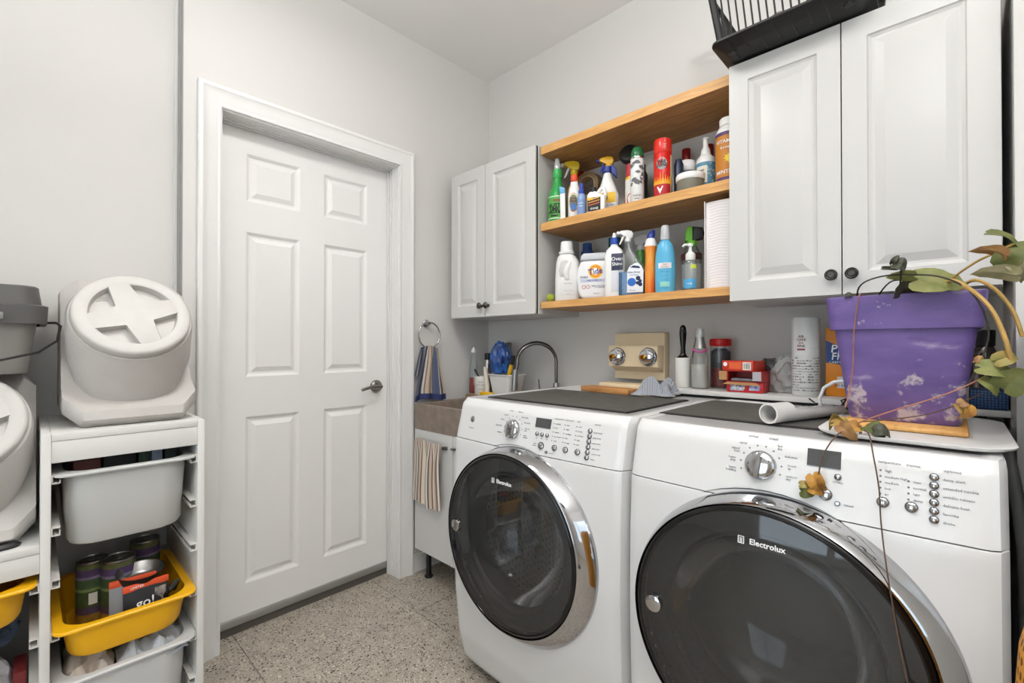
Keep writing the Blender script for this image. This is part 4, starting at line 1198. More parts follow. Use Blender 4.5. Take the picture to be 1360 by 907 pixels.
for rx, c, off in ((0.0205, '#d8893a', .0012), (0.0185, '#e9e6e0', .0022), (0.0165, '#6a8f4a', .0030), (0.014, '#8b7a60', .0036)):
    oval_obj(t, 'label_ring', rx, rx * 2.0, 0.068, 0.0265, c, 0.8, off)
oval_obj(t, 'label_swirl', 0.011, 0.016, 0.048, 0.0265, '#3d6fb0', 0.8, 0.0042)
print_lines(t, 'label_print', [('Spray', 0.014, 0.083, 0), ('Wash', 0.013, 0.070, 0)], BP, 0.0302, 0.0)
t = thing('mini_spray', 'small blue pump spray bottle standing before the white oval label bottle', 'spray bottle', (0.855, -0.268, M_), A, GB_)
lathe_part(t, 'bottle', [(0, 0), (0.0165, 0), (0.018, 0.003), (0.018, 0.080), (0.012, 0.094), (0, 0.094)], mat('blue_clear', '#8aa6cf', 0.2, noise_amt=0.15, noise_scale=30))
lathe_part(t, 'cap', [(0.0115, 0.092), (0.0125, 0.094), (0.0125, 0.108), (0.008, 0.112), (0.0085, 0.138), (0, 0.14)], pm('#2b49a8'), 16)
lab(t, 'label', 0.018, 0.012, 0.07, -60, 60, '#7d98c6'); print_lines(t, 'label_print', [('Lens', 0.010, 0.052, 0), ('clean', 0.008, 0.040, 0)], WP, 0.0186, 0.0)
t = thing('tape_roll', 'brown roll of packing tape on edge at the back of the middle shelf', 'tape', (0.785, -0.110, M_ + 0.1155 + 0.0645))
simple_box('small_box', 'small yellow brown box under the roll of packing tape', 'box', 0.755, 0.835, -0.15, -0.07, M_, M_ + 0.115, mat('ochre_card', '#a8803a', 0.7))
Mt = Matrix.Rotation(R(90), 4, 'X')
obj('tape', B().lathe([(0.045, -0.022), (0.064, -0.022), (0.064, 0.022), (0.045, 0.022)], 40, M=Mt, caps=False), mat('tape_brown', '#7d6648', 0.3, noise_amt=0.1), t, smooth=40)
obj('core', B().lathe([(0.0415, -0.0225), (0.045, -0.0225), (0.045, 0.0225), (0.0415, 0.0225), (0.0415, -0.0225)], 40, M=Mt, caps=False), mat('card_core', '#a98f6c', 0.8), t, smooth=40)
t = thing('bottle', 'dark bottle with dark red cap left of the tape roll', 'bottle', (0.715, -0.075, M_), group=GB_)
lathe_part(t, 'bottle_body', [(0, 0), (0.024, 0), (0.025, 0.17), (0.012, 0.20), (0.012, 0.21), (0, 0.21)], pm('#7c5a2c')); lathe_part(t, 'cap', [(0.0150, 0.208), (0.0150, 0.272), (0.013, 0.276), (0, 0.276)], pm('#a3201f'), 16)
t = thing('jug', 'small white jug with black cap and striped orange and black label', 'jug', (0.926, -0.262, M_), R(20), GB_)
q = B()
q.loft([rrect(0.036, 0.016, 0.008, 4, 0), rrect(0.038, 0.018, 0.009, 4, 0.004), rrect(0.038, 0.018, 0.009, 4, 0.066), rrect(0.026, 0.016, 0.009, 4, 0.078, c=(-0.011, 0)), rrect(0.014, 0.013, 0.008, 4, 0.088, c=(-0.014, 0))], True, True)
obj('jug_body', q, WHITEP, t, smooth=40)
obj('handle', B().tube([(0.033, 0, 0.052), (0.036, 0, 0.085), (0.030, 0, 0.100), (0.016, 0, 0.098), (0.004, 0, 0.082)], 0.0075, 10), WHITEP, t, smooth=60)
lathe_part(t, 'cap', [(0.0, 0.086), (0.014, 0.086), (0.0145, 0.104), (0.012, 0.107), (0, 0.107)], BLACKP, 16).location = (-0.014, 0, 0)
obj('label', B().box(-0.034, 0.020, -0.0188, -0.018, 0.006, 0.062), BP, t)
for k in range(3):
    obj('label_stripe', B().prism([(-0.030, 0.028 + .011 * k), (0.016, 0.036 + .011 * k), (0.016, 0.041 + .011 * k), (-0.030, 0.033 + .011 * k)], -0.0196, -0.0189, 'xz'), mat('stripe' + str(k), ('#b65a24', '#c98434', '#d5a63c')[k], 0.5, noise_amt=0), t)
obj('label_corner', B().box(-0.034, -0.012, -0.0197, -0.0189, 0.052, 0.062), pm('#e4b62b'), t)
q = B(); text(q, 'GONE', 0.012, None, (-0.006, -0.0198, 0.016), bold=0.0003); obj('label_print', q, WP, t, smooth=0)
t = thing('spray_bottle', 'white spray bottle with yellow head, blue collar and yellow label', 'spray bottle', (0.930, -0.175, M_), R(22), GB_)
q = B(); q.loft([rrect(0.040, 0.024, 0.016, 6, 0), rrect(0.043, 0.026, 0.018, 6, 0.005), rrect(0.043, 0.026, 0.018, 6, 0.090), rrect(0.034, 0.024, 0.018, 6, 0.125, c=(-0.004, 0)), rrect(0.022, 0.020, 0.018, 6, 0.160, c=(-0.006, 0)), rrect(0.0155, 0.0155, 0.015, 6, 0.185, c=(-0.006, 0)), rrect(0.0145, 0.0145, 0.014, 6, 0.196, c=(-0.006, 0))], True, True)
obj('bottle', q, WHITEP, t, smooth=50)
obj('collar', B().lathe([(0.016, 0.186), (0.022, 0.19), (0.022, 0.212), (0.014, 0.216), (0, 0.216)], 20, c=(-0.006, 0, 0)).prism([(0.004, 0.20), (0.010, 0.226), (0.030, 0.205), (0.036, 0.165), (0.028, 0.165), (0.016, 0.19)], -0.010, 0.010, 'xz', 0.004), pm('#23398f'), t, smooth=40)
trigger_head(t, 0, 0.206, 0.98, pm('#e7b11d'), pm('#23398f'), 0)
obj('label', B().box(-0.037, 0.033, -0.0272, -0.0262, 0.020, 0.095, 0.0003), mat('paper#e9e9ec', '#e9e9ec', 0.45), t)
obj('label_top', B().box(-0.036, 0.032, -0.0278, -0.0272, 0.055, 0.098, 0.0003), mat('paper#f0c22a', '#f0c22a', 0.45), t)
obj('label_emblem', B().tube([(-0.018 + 0.016 * math.cos(2 * PI * k / 20), -0.0285, 0.077 + 0.016 * math.sin(2 * PI * k / 20)) for k in range(20)], 0.0018, 6, closed=True), BP, t)
q = B(); text(q, 'p', 0.022, None, (-0.018, -0.0285, 0.078), bold=0.001); text(q, 'stain & odor', 0.011, None, (0.0, -0.0285, 0.045)); text(q, 'remover', 0.010, None, (0.0, -0.0285, 0.034)); obj('label_print', q, mat('navy_print', '#3c3f6b', 0.5, noise_amt=0), t, smooth=0)
t = thing('aerosol_can', 'slim white and red aerosol can with yellow band beside the green capped can', 'spray can', (1.052, -0.205, M_), A, GB_)
lathe_part(t, 'can_body', [(0, 0), (0.0225, 0), (0.0235, 0.004), (0.0235, 0.118), (0, 0.118)], pm('#e6e2dc', 0.25)); lathe_part(t, 'can_band', [(0, 0.118), (0.0235, 0.118), (0.022, 0.130), (0, 0.130)], pm('#e5b52b', 0.25))
lathe_part(t, 'cap', [(0.020, 0.130), (0.020, 0.178), (0.016, 0.182), (0, 0.182)], pm('#c23a3e', 0.3)); oval_obj(t, 'label_spot', 0.017, 0.026, 0.036, 0.0236, '#c5232a', 1, 0.001)
t = thing('dust_brush', 'round black brush head on a dark stem behind the aerosol cans', 'brush', (1.010, -0.150, M_), R(15))
lathe_part(t, 'stem', [(0, 0), (0.018, 0), (0.018, 0.06), (0.010, 0.075), (0.009, 0.215), (0, 0.215)], pm('#7d2330'))
obj('brush_head', B().lathe([(0, -0.016), (0.033, -0.016), (0.039, -0.009), (0.039, 0.009), (0.033, 0.016), (0, 0.016)], 28, M=Matrix.Translation((0, 0, 0.252)) @ Matrix.Rotation(R(80), 4, 'X')), BLACKP, t, smooth=40)
t = thing('aerosol_can', 'white air freshener can with green cap and grey leaf print', 'spray can', (1.104, -0.252, M_), A, GB_)
lathe_part(t, 'can_body', [(0, 0), (0.0235, 0), (0.0255, 0.003), (0.0255, 0.172), (0.0235, 0.178), (0, 0.178)], pm('#e3e3e1', 0.2), 28)
lathe_part(t, 'rim', [(0.0262, 0.173), (0.0268, 0.176), (0.0262, 0.180), (0.024, 0.181)], CHROME, 28, caps=False)
lathe_part(t, 'cap', [(0.0245, 0.180), (0.0255, 0.186), (0.023, 0.205), (0.016, 0.219), (0.006, 0.223), (0, 0.223)], pm('#23693c', 0.25), 28)
q = B()
random.seed(5)
for k in range(15):
    a0, zz, ln, dr = random.uniform(-50, 50), random.uniform(0.075, 0.165), random.uniform(0.016, 0.034), random.uniform(0, 6.28)
    vs = []
    for u, w in ((0, 0), (.25, .22), (.5, .28), (.75, .18), (1, 0), (.75, -.18), (.5, -.28), (.25, -.22)):
        x_, z_ = ln * (u * math.cos(dr) - w * math.sin(dr)), ln * (u * math.sin(dr) + w * math.cos(dr))
        s = R(a0) + x_ / 0.0256
        vs.append(q.bm.verts.new((0.0263 * math.sin(s), -0.0263 * math.cos(s), min(0.17, zz + z_))))
    q.bm.faces.new(vs)
obj('leaf_print', q, mat('leaf_grey', '#6f6f70', 0.5, noise_amt=0.25, noise_scale=200), t, smooth=0)
print_lines(t, 'label_print', [('fresh air', 0.009, 0.030, 0), ('home', 0.008, 0.018, 0)], DKGREY, 0.0258, 0)
t = thing('bottle', 'slim black bottle between the green capped can and the clear pouch', 'bottle', (1.096, -0.190, M_), group=GB_)
lathe_part(t, 'bottle_body', [(0, 0), (0.017, 0), (0.018, 0.13), (0.010, 0.15), (0.010, 0.172), (0, 0.172)], BLACKP)
t = thing('clear_pouch', 'clear plastic pouch with green contents standing behind the red can', 'pouch', (1.098, -0.125, M_))
q = B(); q.loft([rrect(0.030, 0.014, 0.010, 4, 0), rrect(0.033, 0.018, 0.012, 4, 0.05), rrect(0.032, 0.010, 0.008, 4, 0.15), rrect(0.031, 0.002, 0.0015, 4, 0.235)], True, True)
obj('pouch_body', q, clearmat('pouch_film', '#dfe3e0', 0.3), t, smooth=40)
q = B(); q.loft([rrect(0.026, 0.010, 0.008, 4, 0.004), rrect(0.029, 0.014, 0.010, 4, 0.06), rrect(0.020, 0.006, 0.005, 4, 0.13)], True, True)
obj('pouch_contents', q, mat('green_brown', '#5f7a35', 0.7, noise_amt=0.6, noise_scale=60, col2='#2c2a20'), t, smooth=40)
t = thing('fire_spray', 'tall red fire extinguishing spray can with flame print', 'spray can', (1.200, -0.235, M_), A, GB_)
r = 0.0325
lathe_part(t, 'can_body', [(0, 0), (r - .002, 0), (r, 0.003), (r, 0.170), (r - .001, 0.172), (0, 0.172)], pm('#d4231b', 0.22), 36)
lathe_part(t, 'cap', [(r - 0.0005, 0.1725), (r, 0.174), (r - .0005, 0.219), (r - .003, 0.224), (0, 0.224)], pm('#dd2f22', 0.25), 36)
lathe_part(t, 'rim', [(r, -0.0), (r + .0012, 0.002), (r, 0.005)], CHROME, 36, caps=False)
q, q2 = B(), B()
random.seed(8)
for qq, mx, zz in ((q, 0.052, '1'), (q2, 0.032, '2')):
    for k in range(9):
        a0 = -62 + 15.5 * k
        hgt = mx * random.uniform(0.55, 1.0)
        pts = [(-8, 0), (-9, .3), (-4, .55), (-3, .8), (random.uniform(-4, 4), 1.0), (3, .7), (6, .45), (9, .2), (8, 0)]
        vs = [qq.bm.verts.new(((r + (.0009 if zz == '1' else .0015)) * math.sin(R(a0 + a)), -(r + (.0009 if zz == '1' else .0015)) * math.cos(R(a0 + a)), 0.052 + hgt * h_)) for a, h_ in pts]
        qq.bm.faces.new(vs)
obj('flame_print', q, mat('flame_orange', '#ee7a1c', 0.4, noise_amt=0.1), t, smooth=0)
obj('flame_print', q2, mat('flame_yellow', '#f4b02d', 0.4, noise_amt=0.1), t, smooth=0)
lab(t, 'warning_panel', r, 0.004, 0.052, -62, 50, '#b81f26')
q = B()
vs = [q.bm.verts.new(((r + .002) * math.sin(R(a)), -(r + .002) * math.cos(R(a)), z)) for a, z in ((-38, 0.044), (2, 0.044), (-18, 0.016))]
q.bm.faces.new(vs)
obj('warning_triangle', q, WP, t, smooth=0)
lab(t, 'side_panel', r, 0.01, 0.16, 52, 100, '#d9c9a4')
oval_obj(t, 'emblem', 0.019, 0.022, 0.128, r, '#a8a8a6', 1, 0.0012, -0.004)
print_lines(t, 'label_print', [('FIRE', 0.017, 0.134, 0), ('GONE', 0.016, 0.121, 0)], BP, r + 0.0015, R(-8), 0.0008)
q = B()
text(q, 'FIRE 911', 0.0115, None, (0, 0, 0), rot=(R(90), R(-90), 0)); 
for v in q.bm.verts:
    s = R(14) + v.co.x / r
    v.co = Vector(((r + .0012) * math.sin(s), -(r + .0012) * math.cos(s), v.co.z + 0.203))
text_q = q
obj('cap_print', text_q, WP, t, smooth=0)
t = thing('bottle', 'dark blue bottle in the shade right of the red fire spray', 'bottle', (1.246, -0.20, M_), group=GB_)
lathe_part(t, 'bottle_body', [(0, 0), (0.017, 0), (0.017, 0.13), (0.010, 0.15), (0, 0.15)], pm('#1c2740'))
t = thing('powder_tub', 'white lidded cleaning powder tub with red capped top and orange lettering', 'tub', (1.246, -0.135, M_), A, GB_)
lathe_part(t, 'tub_body', [(0, 0), (0.034, 0), (0.035, 0.004), (0.035, 0.125), (0, 0.125)], pm('#8f8b86'), 28)
lathe_part(t, 'lid', [(0.036, 0.118), (0.0375, 0.120), (0.0375, 0.145), (0.035, 0.150), (0.034, 0.157), (0, 0.158)], WHITEP, 28)
lab(t, 'label', 0.035, 0.01, 0.115, -80, 80, '#55514d'); oval_obj(t, 'label_flash', 0.024, 0.016, 0.092, 0.0357, '#d9562a', 1, .001, 0.006)
print_lines(t, 'label_print', [('Oxi', 0.036, 0.085, 0)], mat('yellow_print', '#f0c83a', 0.5, noise_amt=0), 0.037, 0, 0.001)
t = thing('bottle', 'white bottle with dark red cap behind the powder tub', 'bottle', (1.213, -0.055, M_), group=GB_)
lathe_part(t, 'bottle_body', [(0, 0), (0.028, 0), (0.028, 0.15), (0.014, 0.20), (0, 0.20)], WHITEP); lathe_part(t, 'cap', [(0.016, 0.198), (0.017, 0.24), (0.015, 0.243), (0, 0.243)], pm('#8f1b1e'))
t = thing('putty_jar', 'short wide grey jar with flat white lid at the front of the middle shelf', 'jar', (1.306, -0.240, M_), A)
lathe_part(t, 'jar_body', [(0, 0), (0.044, 0), (0.046, 0.003), (0.046, 0.046), (0, 0.046)], mat('putty_grey', '#7d7a6b', 0.3, noise_amt=0.1, noise_scale=30), 36)
lathe_part(t, 'lid', [(0.0475, 0.043), (0.049, 0.045), (0.049, 0.062), (0.046, 0.066), (0, 0.066)], WHITEP, 36)
t = thing('pump_bottle', 'white shampoo spray bottle with tall white nozzle and teal floral label', 'spray bottle', (1.326, -0.150, M_), A, GB_)
lathe_part(t, 'bottle', [(0, 0), (0.032, 0), (0.034, 0.005), (0.034, 0.125), (0.030, 0.145), (0.018, 0.158), (0, 0.158)], WHITEP, 28)
lathe_part(t, 'nozzle', [(0.0185, 0.156), (0.0175, 0.164), (0.0145, 0.180), (0.0095, 0.188), (0.009, 0.216), (0.012, 0.219), (0.010, 0.223), (0, 0.223)], WHITEP, 20)
lab(t, 'label', 0.034, 0.012, 0.124, -90, 90, '#5b8ea6', noise_amt=0.0)
q = B()
random.seed(3)
for k in range(36):
    a0, zz, s = random.uniform(5, 85), random.uniform(0.018, 0.118), random.uniform(.003, .006)
    vs = [q.bm.verts.new((0.0353 * math.sin(R(a0) + s * math.cos(j * PI / 3) / .035), -0.0353 * math.cos(R(a0) + s * math.cos(j * PI / 3) / .035), zz + s * math.sin(j * PI / 3))) for j in range(6)]
    q.bm.faces.new(vs)
obj('floral_print', q, mat('floral', '#d6e2de', 0.5, noise_amt=0.6, noise_scale=90, col2='#1f4f73'), t, smooth=0)
lab(t, 'label_panel', 0.0347, 0.048, 0.110, -62, 3, '#e4dfce'); print_lines(t, 'label_print', [('pet', 0.015, 0.094, 0), ('spritz', 0.012, 0.080, 0), ('aloe', 0.010, 0.066, 0)], DKGREY, 0.0355, R(-28))
t = thing('bottle', 'bottle with dark red cap behind the floral spray bottle', 'bottle', (1.300, -0.045, M_), group=GB_)
lathe_part(t, 'bottle_body', [(0, 0), (0.026, 0), (0.026, 0.14), (0.013, 0.195), (0, 0.195)], pm('#6e7f56')); lathe_part(t, 'cap', [(0.0155, 0.193), (0.016, 0.235), (0.014, 0.238), (0, 0.238)], pm('#8f1b1e'))
t = thing('supplement_jar', 'orange labelled white jar with sun print at the right end of the middle shelf', 'jar', (1.424, -0.205, M_), R(10), GB_)
r = 0.040
lathe_part(t, 'jar_body', [(0, 0), (r - .002, 0), (r, 0.004), (r, 0.188), (r - .008, 0.206), (r - .018, 0.214), (0, 0.214)], WHITEP, 36)
lathe_part(t, 'cap', [(r - .019, 0.210), (r - .012, 0.214), (r - .012, 0.236), (r - .015, 0.24), (0, 0.24)], WHITEP, 36)
lab(t, 'label', r, 0.022, 0.176, -100, 100, '#c9802a', noise_scale=30); lab(t, 'label_edge', r, 0.172, 0.184, -100, 100, '#5a3e6c', 0.0012); lab(t, 'label_edge', r, 0.016, 0.030, -100, 100, '#5a3e6c', 0.0012)
print_lines(t, 'label_print', [('VITAMIN', 0.017, 0.150, 0), ('boost', 0.014, 0.130, 0), ('MINTED', 0.018, 0.046, 0)], WP, r + .001, R(-4))
q = B()
vs = [q.bm.verts.new(((r + .0018) * math.sin(R(12) + (0.018 if k % 2 else 0.010) * math.cos(k * PI / 9) / r), -(r + .0018) * math.cos(R(12) + (0.018 if k % 2 else .010) * math.cos(k * PI / 9) / r), 0.092 + (0.018 if k % 2 else .010) * math.sin(k * PI / 9))) for k in range(18)]
q.bm.faces.new(vs)
obj('sun_print', q, mat('sun_yellow', '#f3d33a', 0.5, noise_amt=0), t, smooth=0)
t = thing('bottle', 'bottle with yellow top behind the orange labelled jar', 'bottle', (1.362, -0.058, M_), group=GB_)
lathe_part(t, 'bottle_body', [(0, 0), (0.024, 0), (0.024, 0.22), (0, 0.22)], pm('#c6c3bd')); lathe_part(t, 'cap', [(0.020, 0.22), (0.021, 0.27), (0.016, 0.285), (0, 0.285)], pm('#d8a91f'))

# -- bottom shelf
t = tag(obj('tennis_ball', B().lathe([(0.0185 * math.sin(PI * k / 12), 0.0185 - 0.0185 * math.cos(PI * k / 12)) for k in range(13)], 20), mat('felt_green', '#a3b23a', 0.95, noise_amt=0.2, bump=0.5, bump_scale=300), None, (0.689, -0.27, L_), smooth=60), 'small yellow green ball at the left end of the bottom shelf', 'ball')
t = thing('detergent_jug', 'plain white laundry detergent jug with moulded handle on the bottom shelf', 'jug', (0.762, -0.235, L_), R(24), GL_)
q = B()
q.loft([rrect(0.054, 0.030, 0.018, 6, 0), rrect(0.057, 0.033, 0.02, 6, 0.005), rrect(0.056, 0.033, 0.02, 6, 0.10), rrect(0.050, 0.032, 0.02, 6, 0.17, c=(-0.002, 0)), rrect(0.040, 0.030, 0.022, 6, 0.195, c=(-0.006, 0)), rrect(0.028, 0.026, 0.02, 6, 0.206, c=(-0.008, 0))], True, True)
JUG = mat('jug_white', '#e3e1de', 0.4, noise_amt=0.02)
obj('jug_body', q, JUG, t, smooth=50)
q = B(); q.prism([(-0.030, 0.105), (-0.036, 0.135), (-0.026, 0.170), (-0.004, 0.178), (0.010, 0.168), (0.006, 0.155), (-0.012, 0.135), (-0.016, 0.105)], -0.0345, -0.0300, 'xz', 0.003)
obj('grip_recess', q, mat('jug_recess', '#c9c7c4', 0.5), t, smooth=50)
obj('handle', B().tube([(0.012, -0.022, 0.168), (0.004, -0.030, 0.150), (-0.004, -0.033, 0.125), (0.002, -0.028, 0.095)], [0.012, 0.013, 0.014, 0.012], 10), JUG, t, smooth=60)
obj('cap', B().lathe([(0.032, 0.206), (0.034, 0.209), (0.034, 0.218), (0.028, 0.222), (0.0265, 0.258), (0.024, 0.262), (0, 0.262)], 24, c=(-0.008, 0, 0)), WHITEP, t, smooth=30)
obj('label', B().box(-0.030, 0.044, -0.0338, -0.0325, 0.022, 0.085, 0.0005), mat('paper#dcdad8', '#dcdad8', 0.5), t)
q = B(); text(q, 'sensitive', 0.011, None, (0.007, -0.0341, 0.076)); text(q, 'free and clear', 0.007, None, (0.007, -0.0341, 0.045)); text(q, 'laundry', 0.007, None, (0.007, -0.0341, 0.030)); obj('label_print', q, mat('grey_print', '#a3a09d', 0.5, noise_amt=0), t, smooth=0)
t = thing('bottle', 'pale grey bottle with blue cap behind the white jug and the round tub', 'bottle', (0.758, -0.085, L_), group=GL_)
lathe_part(t, 'bottle_body', [(0, 0), (0.040, 0), (0.042, 0.18), (0.026, 0.225), (0, 0.225)], pm('#b8babd')); lathe_part(t, 'cap', [(0.030, 0.224), (0.030, 0.240), (0.022, 0.244), (0.021, 0.278), (0, 0.28)], pm('#2f5398'))
t = thing('pod_tub', 'rounded white detergent pod tub with orange and blue round emblem', 'tub', (0.893, -0.222, L_), R(26), GL_)
outl = [(-0.046, 0.0), (0.046, 0.0), (0.060, 0.012), (0.071, 0.045), (0.074, 0.085), (0.070, 0.125), (0.058, 0.153), (0.048, 0.160), (-0.048, 0.160), (-0.058, 0.153), (-0.070, 0.125), (-0.074, 0.085), (-0.071, 0.045), (-0.060, 0.012)]
q = B(); q.prism(outl, -0.044, 0.044, 'xz', 0.012)
obj('tub_body', q, mat('tub_gloss', '#e6e5e6', 0.3, noise_amt=0.01), t, smooth=50)
q = B(); q.prism([(-0.058, 0.1605), (0.058, 0.1605), (0.054, 0.182), (0.044, 0.191), (-0.044, 0.191), (-0.054, 0.182)], -0.045, 0.045, 'xz', 0.008)
obj('lid', q, mat('lid_clear_grey', '#c7c9cd', 0.2, noise_amt=0.02), t, smooth=50)
yq = -0.0452
def flat_disc(parent, name, x, z, r0, y, m, n=28, r1=0):
    q = B()
    if r1:
        q.loft([[(x + rr * math.cos(2 * PI * k / n), y, z + rr * math.sin(2 * PI * k / n)) for k in range(n)] for rr in (r0, r1)], False, False)
    else:
        q.bm.faces.new([q.bm.verts.new((x + r0 * math.cos(2 * PI * k / n), y, z + r0 * math.sin(2 * PI * k / n))) for k in range(n)])
    return obj(name, q, m, parent, smooth=0)
flat_disc(t, 'emblem', 0.006, 0.113, 0.029, yq, mat('emblem_yellow', '#f0b62a', 0.4, noise_amt=0))
flat_disc(t, 'emblem_ring', 0.006, 0.113, 0.0235, yq - .0004, mat('emblem_orange', '#e0782a', 0.4, noise_amt=0), r1=0.019)
flat_disc(t, 'emblem_centre', 0.006, 0.113, 0.0135, yq - .0004, WP)
q = B(); text(q, 'Tide', 0.034, None, (0.006, yq - .0009, 0.112), bold=0.0013, sx=0.95, rot=(R(90), R(-8), 0)); obj('brand_lettering', q, mat('tide_blue', '#243a8c', 0.4, noise_amt=0), t, smooth=0)
obj('label_band', B().box(-0.056, 0.058, yq - .0004, yq, 0.070, 0.082), mat('band_lilac', '#c2c6dc', 0.5, noise_amt=0.15, noise_scale=80), t)
q = B(); text(q, 'PODS', 0.012, None, (-0.040, yq - .0008, 0.090), bold=.0003); text(q, 'FREE & GENTLE', 0.0085, None, (0.0, yq - .0008, 0.076)); text(q, 'KEEP OUT OF REACH\nOF CHILDREN', 0.0075, None, (0.026, yq - .0008, 0.050)); text(q, '42 pacs', 0.008, None, (0.010, yq - .0008, 0.022)); obj('label_print', q, mat('navy_print', '#3c3f6b', 0.5, noise_amt=0), t, smooth=0)
for x in (-0.042, -0.024):
    flat_disc(t, 'warning_ring', x, 0.050, 0.008, yq - .0006, mat('warn_red', '#b8473c', 0.5, noise_amt=0), 20, 0.0062)
t = thing('squeeze_bottle', 'white cleaner bottle with blue and white flip cap and dark label', 'bottle', (1.004, -0.250, L_), R(20), GL_)
q = B(); q.loft([rrect(0.037, 0.019, 0.012, 5, 0), rrect(0.039, 0.021, 0.014, 5, 0.004), rrect(0.039, 0.021, 0.014, 5, 0.165), rrect(0.030, 0.019, 0.014, 5, 0.190, c=(-0.002, 0)), rrect(0.014, 0.013, 0.012, 5, 0.206, c=(-0.002, 0)), rrect(0.013, 0.013, 0.012, 5, 0.215, c=(-0.002, 0))], True, True)
obj('bottle_body', q, WHITEP, t, smooth=50)
obj('cap', B().lathe([(0.014, 0.211), (0.0165, 0.213), (0.0160, 0.236), (0.013, 0.238), (0, 0.238)], 20, c=(-0.002, 0, 0)), pm('#2a4fb0'), t, smooth=40)
obj('cap_tip', B().lathe([(0.009, 0.238), (0.008, 0.250), (0.005, 0.258), (0, 0.259)], 16, c=(-0.002, 0, 0)), WHITEP, t, smooth=40)
obj('label', B().box(-0.010, 0.036, -0.0216, -0.0208, 0.105, 0.172, 0.0003), mat('paper#3a3d55', '#3a3d55', 0.5), t)
q = B(); text(q, 'Oven', 0.021, None, (0.013, -0.022, 0.150), bold=.0004); text(q, 'Shine', 0.019, None, (0.013, -0.022, 0.130), bold=.0004); obj('label_print', q, WP, t, smooth=0)
obj('label_lower', B().box(-0.010, 0.036, -0.0216, -0.0208, 0.020, 0.103, 0.0003), mat('paper#d4d5dc', '#d4d5dc', 0.5), t)
t = thing('bottle', 'bottle with dark green square cap behind the blue flip cap bottle', 'bottle', (0.905, -0.085, L_), group=GL_)
lathe_part(t, 'bottle_body', [(0, 0), (0.032, 0), (0.033, 0.16), (0.020, 0.20), (0, 0.20)], pm('#35507a')); obj('cap', B().box(-0.024, 0.024, -0.018, 0.018, 0.20, 0.283, 0.004), pm('#1f5c35'), t)
t = thing('spray_bottle', 'clear spray bottle half full of blue liquid with white trigger', 'spray bottle', (1.075, -0.243, L_), R(24), GL_)
CLR = clearmat('clear_plastic', '#f1f4f4', 0.04, 0.05, 0.05)
q = B(); q.loft([rrect(0.047, 0.024, 0.016, 6, 0), rrect(0.050, 0.026, 0.018, 6, 0.005), rrect(0.050, 0.026, 0.018, 6, 0.105), rrect(0.036, 0.024, 0.018, 6, 0.145, c=(-0.006, 0)), rrect(0.018, 0.018, 0.016, 6, 0.185, c=(-0.012, 0)), rrect(0.0145, 0.0145, 0.014, 6, 0.215, c=(-0.014, 0))], True, True)
obj('bottle', q, CLR, t, smooth=50)
q = B(); q.loft([rrect(0.0465, 0.0235, 0.016, 6, 0.001), rrect(0.0485, 0.0245, 0.017, 6, 0.006), rrect(0.0485, 0.0245, 0.017, 6, 0.093)], True, True)
obj('liquid', q, mat('blue_liquid', '#1d6ea6', 0.15, noise_amt=0.03), t, smooth=50)
tr = B()
hd = thing
trigger_head(t, 0, 0.214, 0.85, WHITEP, WHITEP, R(15))
for ch in t.children:
    if ch.name.startswith(('spray_head', 'trigger')):
        ch.location.x = -0.014
q = B(); q.prism([(-0.016, 0.012), (0.044, 0.012), (0.046, 0.095), (0.038, 0.113), (0.026, 0.126), (0.012, 0.124), (-0.006, 0.112), (-0.015, 0.095)], -0.0275, -0.0262, 'xz', 0.0004); obj('label', q, mat('paper#e6e9ee', '#e6e9ee', 0.45), t)
flat_disc(t, 'label_spot', 0.002, 0.052, 0.016, -0.0279, mat('spot_blue', '#2766b8', 0.5, noise_amt=0))
q = B(); q.prism([(-0.004, 0.108), (0.008, 0.116), (0.030, 0.112), (0.034, 0.104)], -0.0282, -0.0275, 'xz'); obj('label_band', q, mat('spot_navy', '#16264d', 0.5, noise_amt=0), t)
q = B(); text(q, 'Stain Away', 0.0105, None, (0.010, -0.0280, 0.090), bold=.0002); text(q, 'multi surface', 0.0065, None, (0.010, -0.0280, 0.079)); text(q, '750 mL', 0.007, None, (0.004, -0.028, 0.020)); obj('label_print', q, mat('navy_print', '#3c3f6b', 0.5, noise_amt=0), t, smooth=0)
q = B()
for x, z, s in ((0.026, 0.066, .009), (0.033, 0.055, .007), (0.024, 0.048, .007), (0.034, 0.042, .008)):
    q.bm.faces.new([q.bm.verts.new((x + s * math.cos(k * PI / 4 + .3), -0.028, z + s * math.sin(k * PI / 4 + .3))) for k in range(8)])
obj('label_figure', q, mat('spot_navy', '#16264d', 0.5, noise_amt=0), t, smooth=0)
t = thing('spray_bottle', 'green spray bottle with grey trigger behind the blue liquid bottle', 'spray bottle', (1.056, -0.135, L_), R(24), GL_)
lathe_part(t, 'bottle', [(0, 0), (0.032, 0), (0.034, 0.12), (0.024, 0.165), (0.015, 0.20), (0, 0.20)], mat('green_clear', '#4d8a3f', 0.25, noise_amt=0.1)); trigger_head(t, 0, 0.20, 1.15, pm('#c9cacb'), pm('#c9cacb'), R(170))
t = thing('cleaner_bottle', 'orange toilet cleaner bottle with bent dark blue cap', 'bottle', (1.147, -0.228, L_), A, GL_)
lathe_part(t, 'bottle_body', [(0, 0), (0.021, 0), (0.0225, 0.004), (0.0225, 0.10), (0.020, 0.13), (0.0205, 0.155), (0.023, 0.185), (0, 0.185)], mat('orange_flame', '#dd5a1c', 0.3, noise_amt=0.5, noise_scale=26, col2='#e9a040', stretch=(1, 1, .35)), 24)
lathe_part(t, 'neck', [(0.0232, 0.185), (0.0235, 0.190), (0.019, 0.208), (0.014, 0.218), (0, 0.218)], WHITEP, 24)
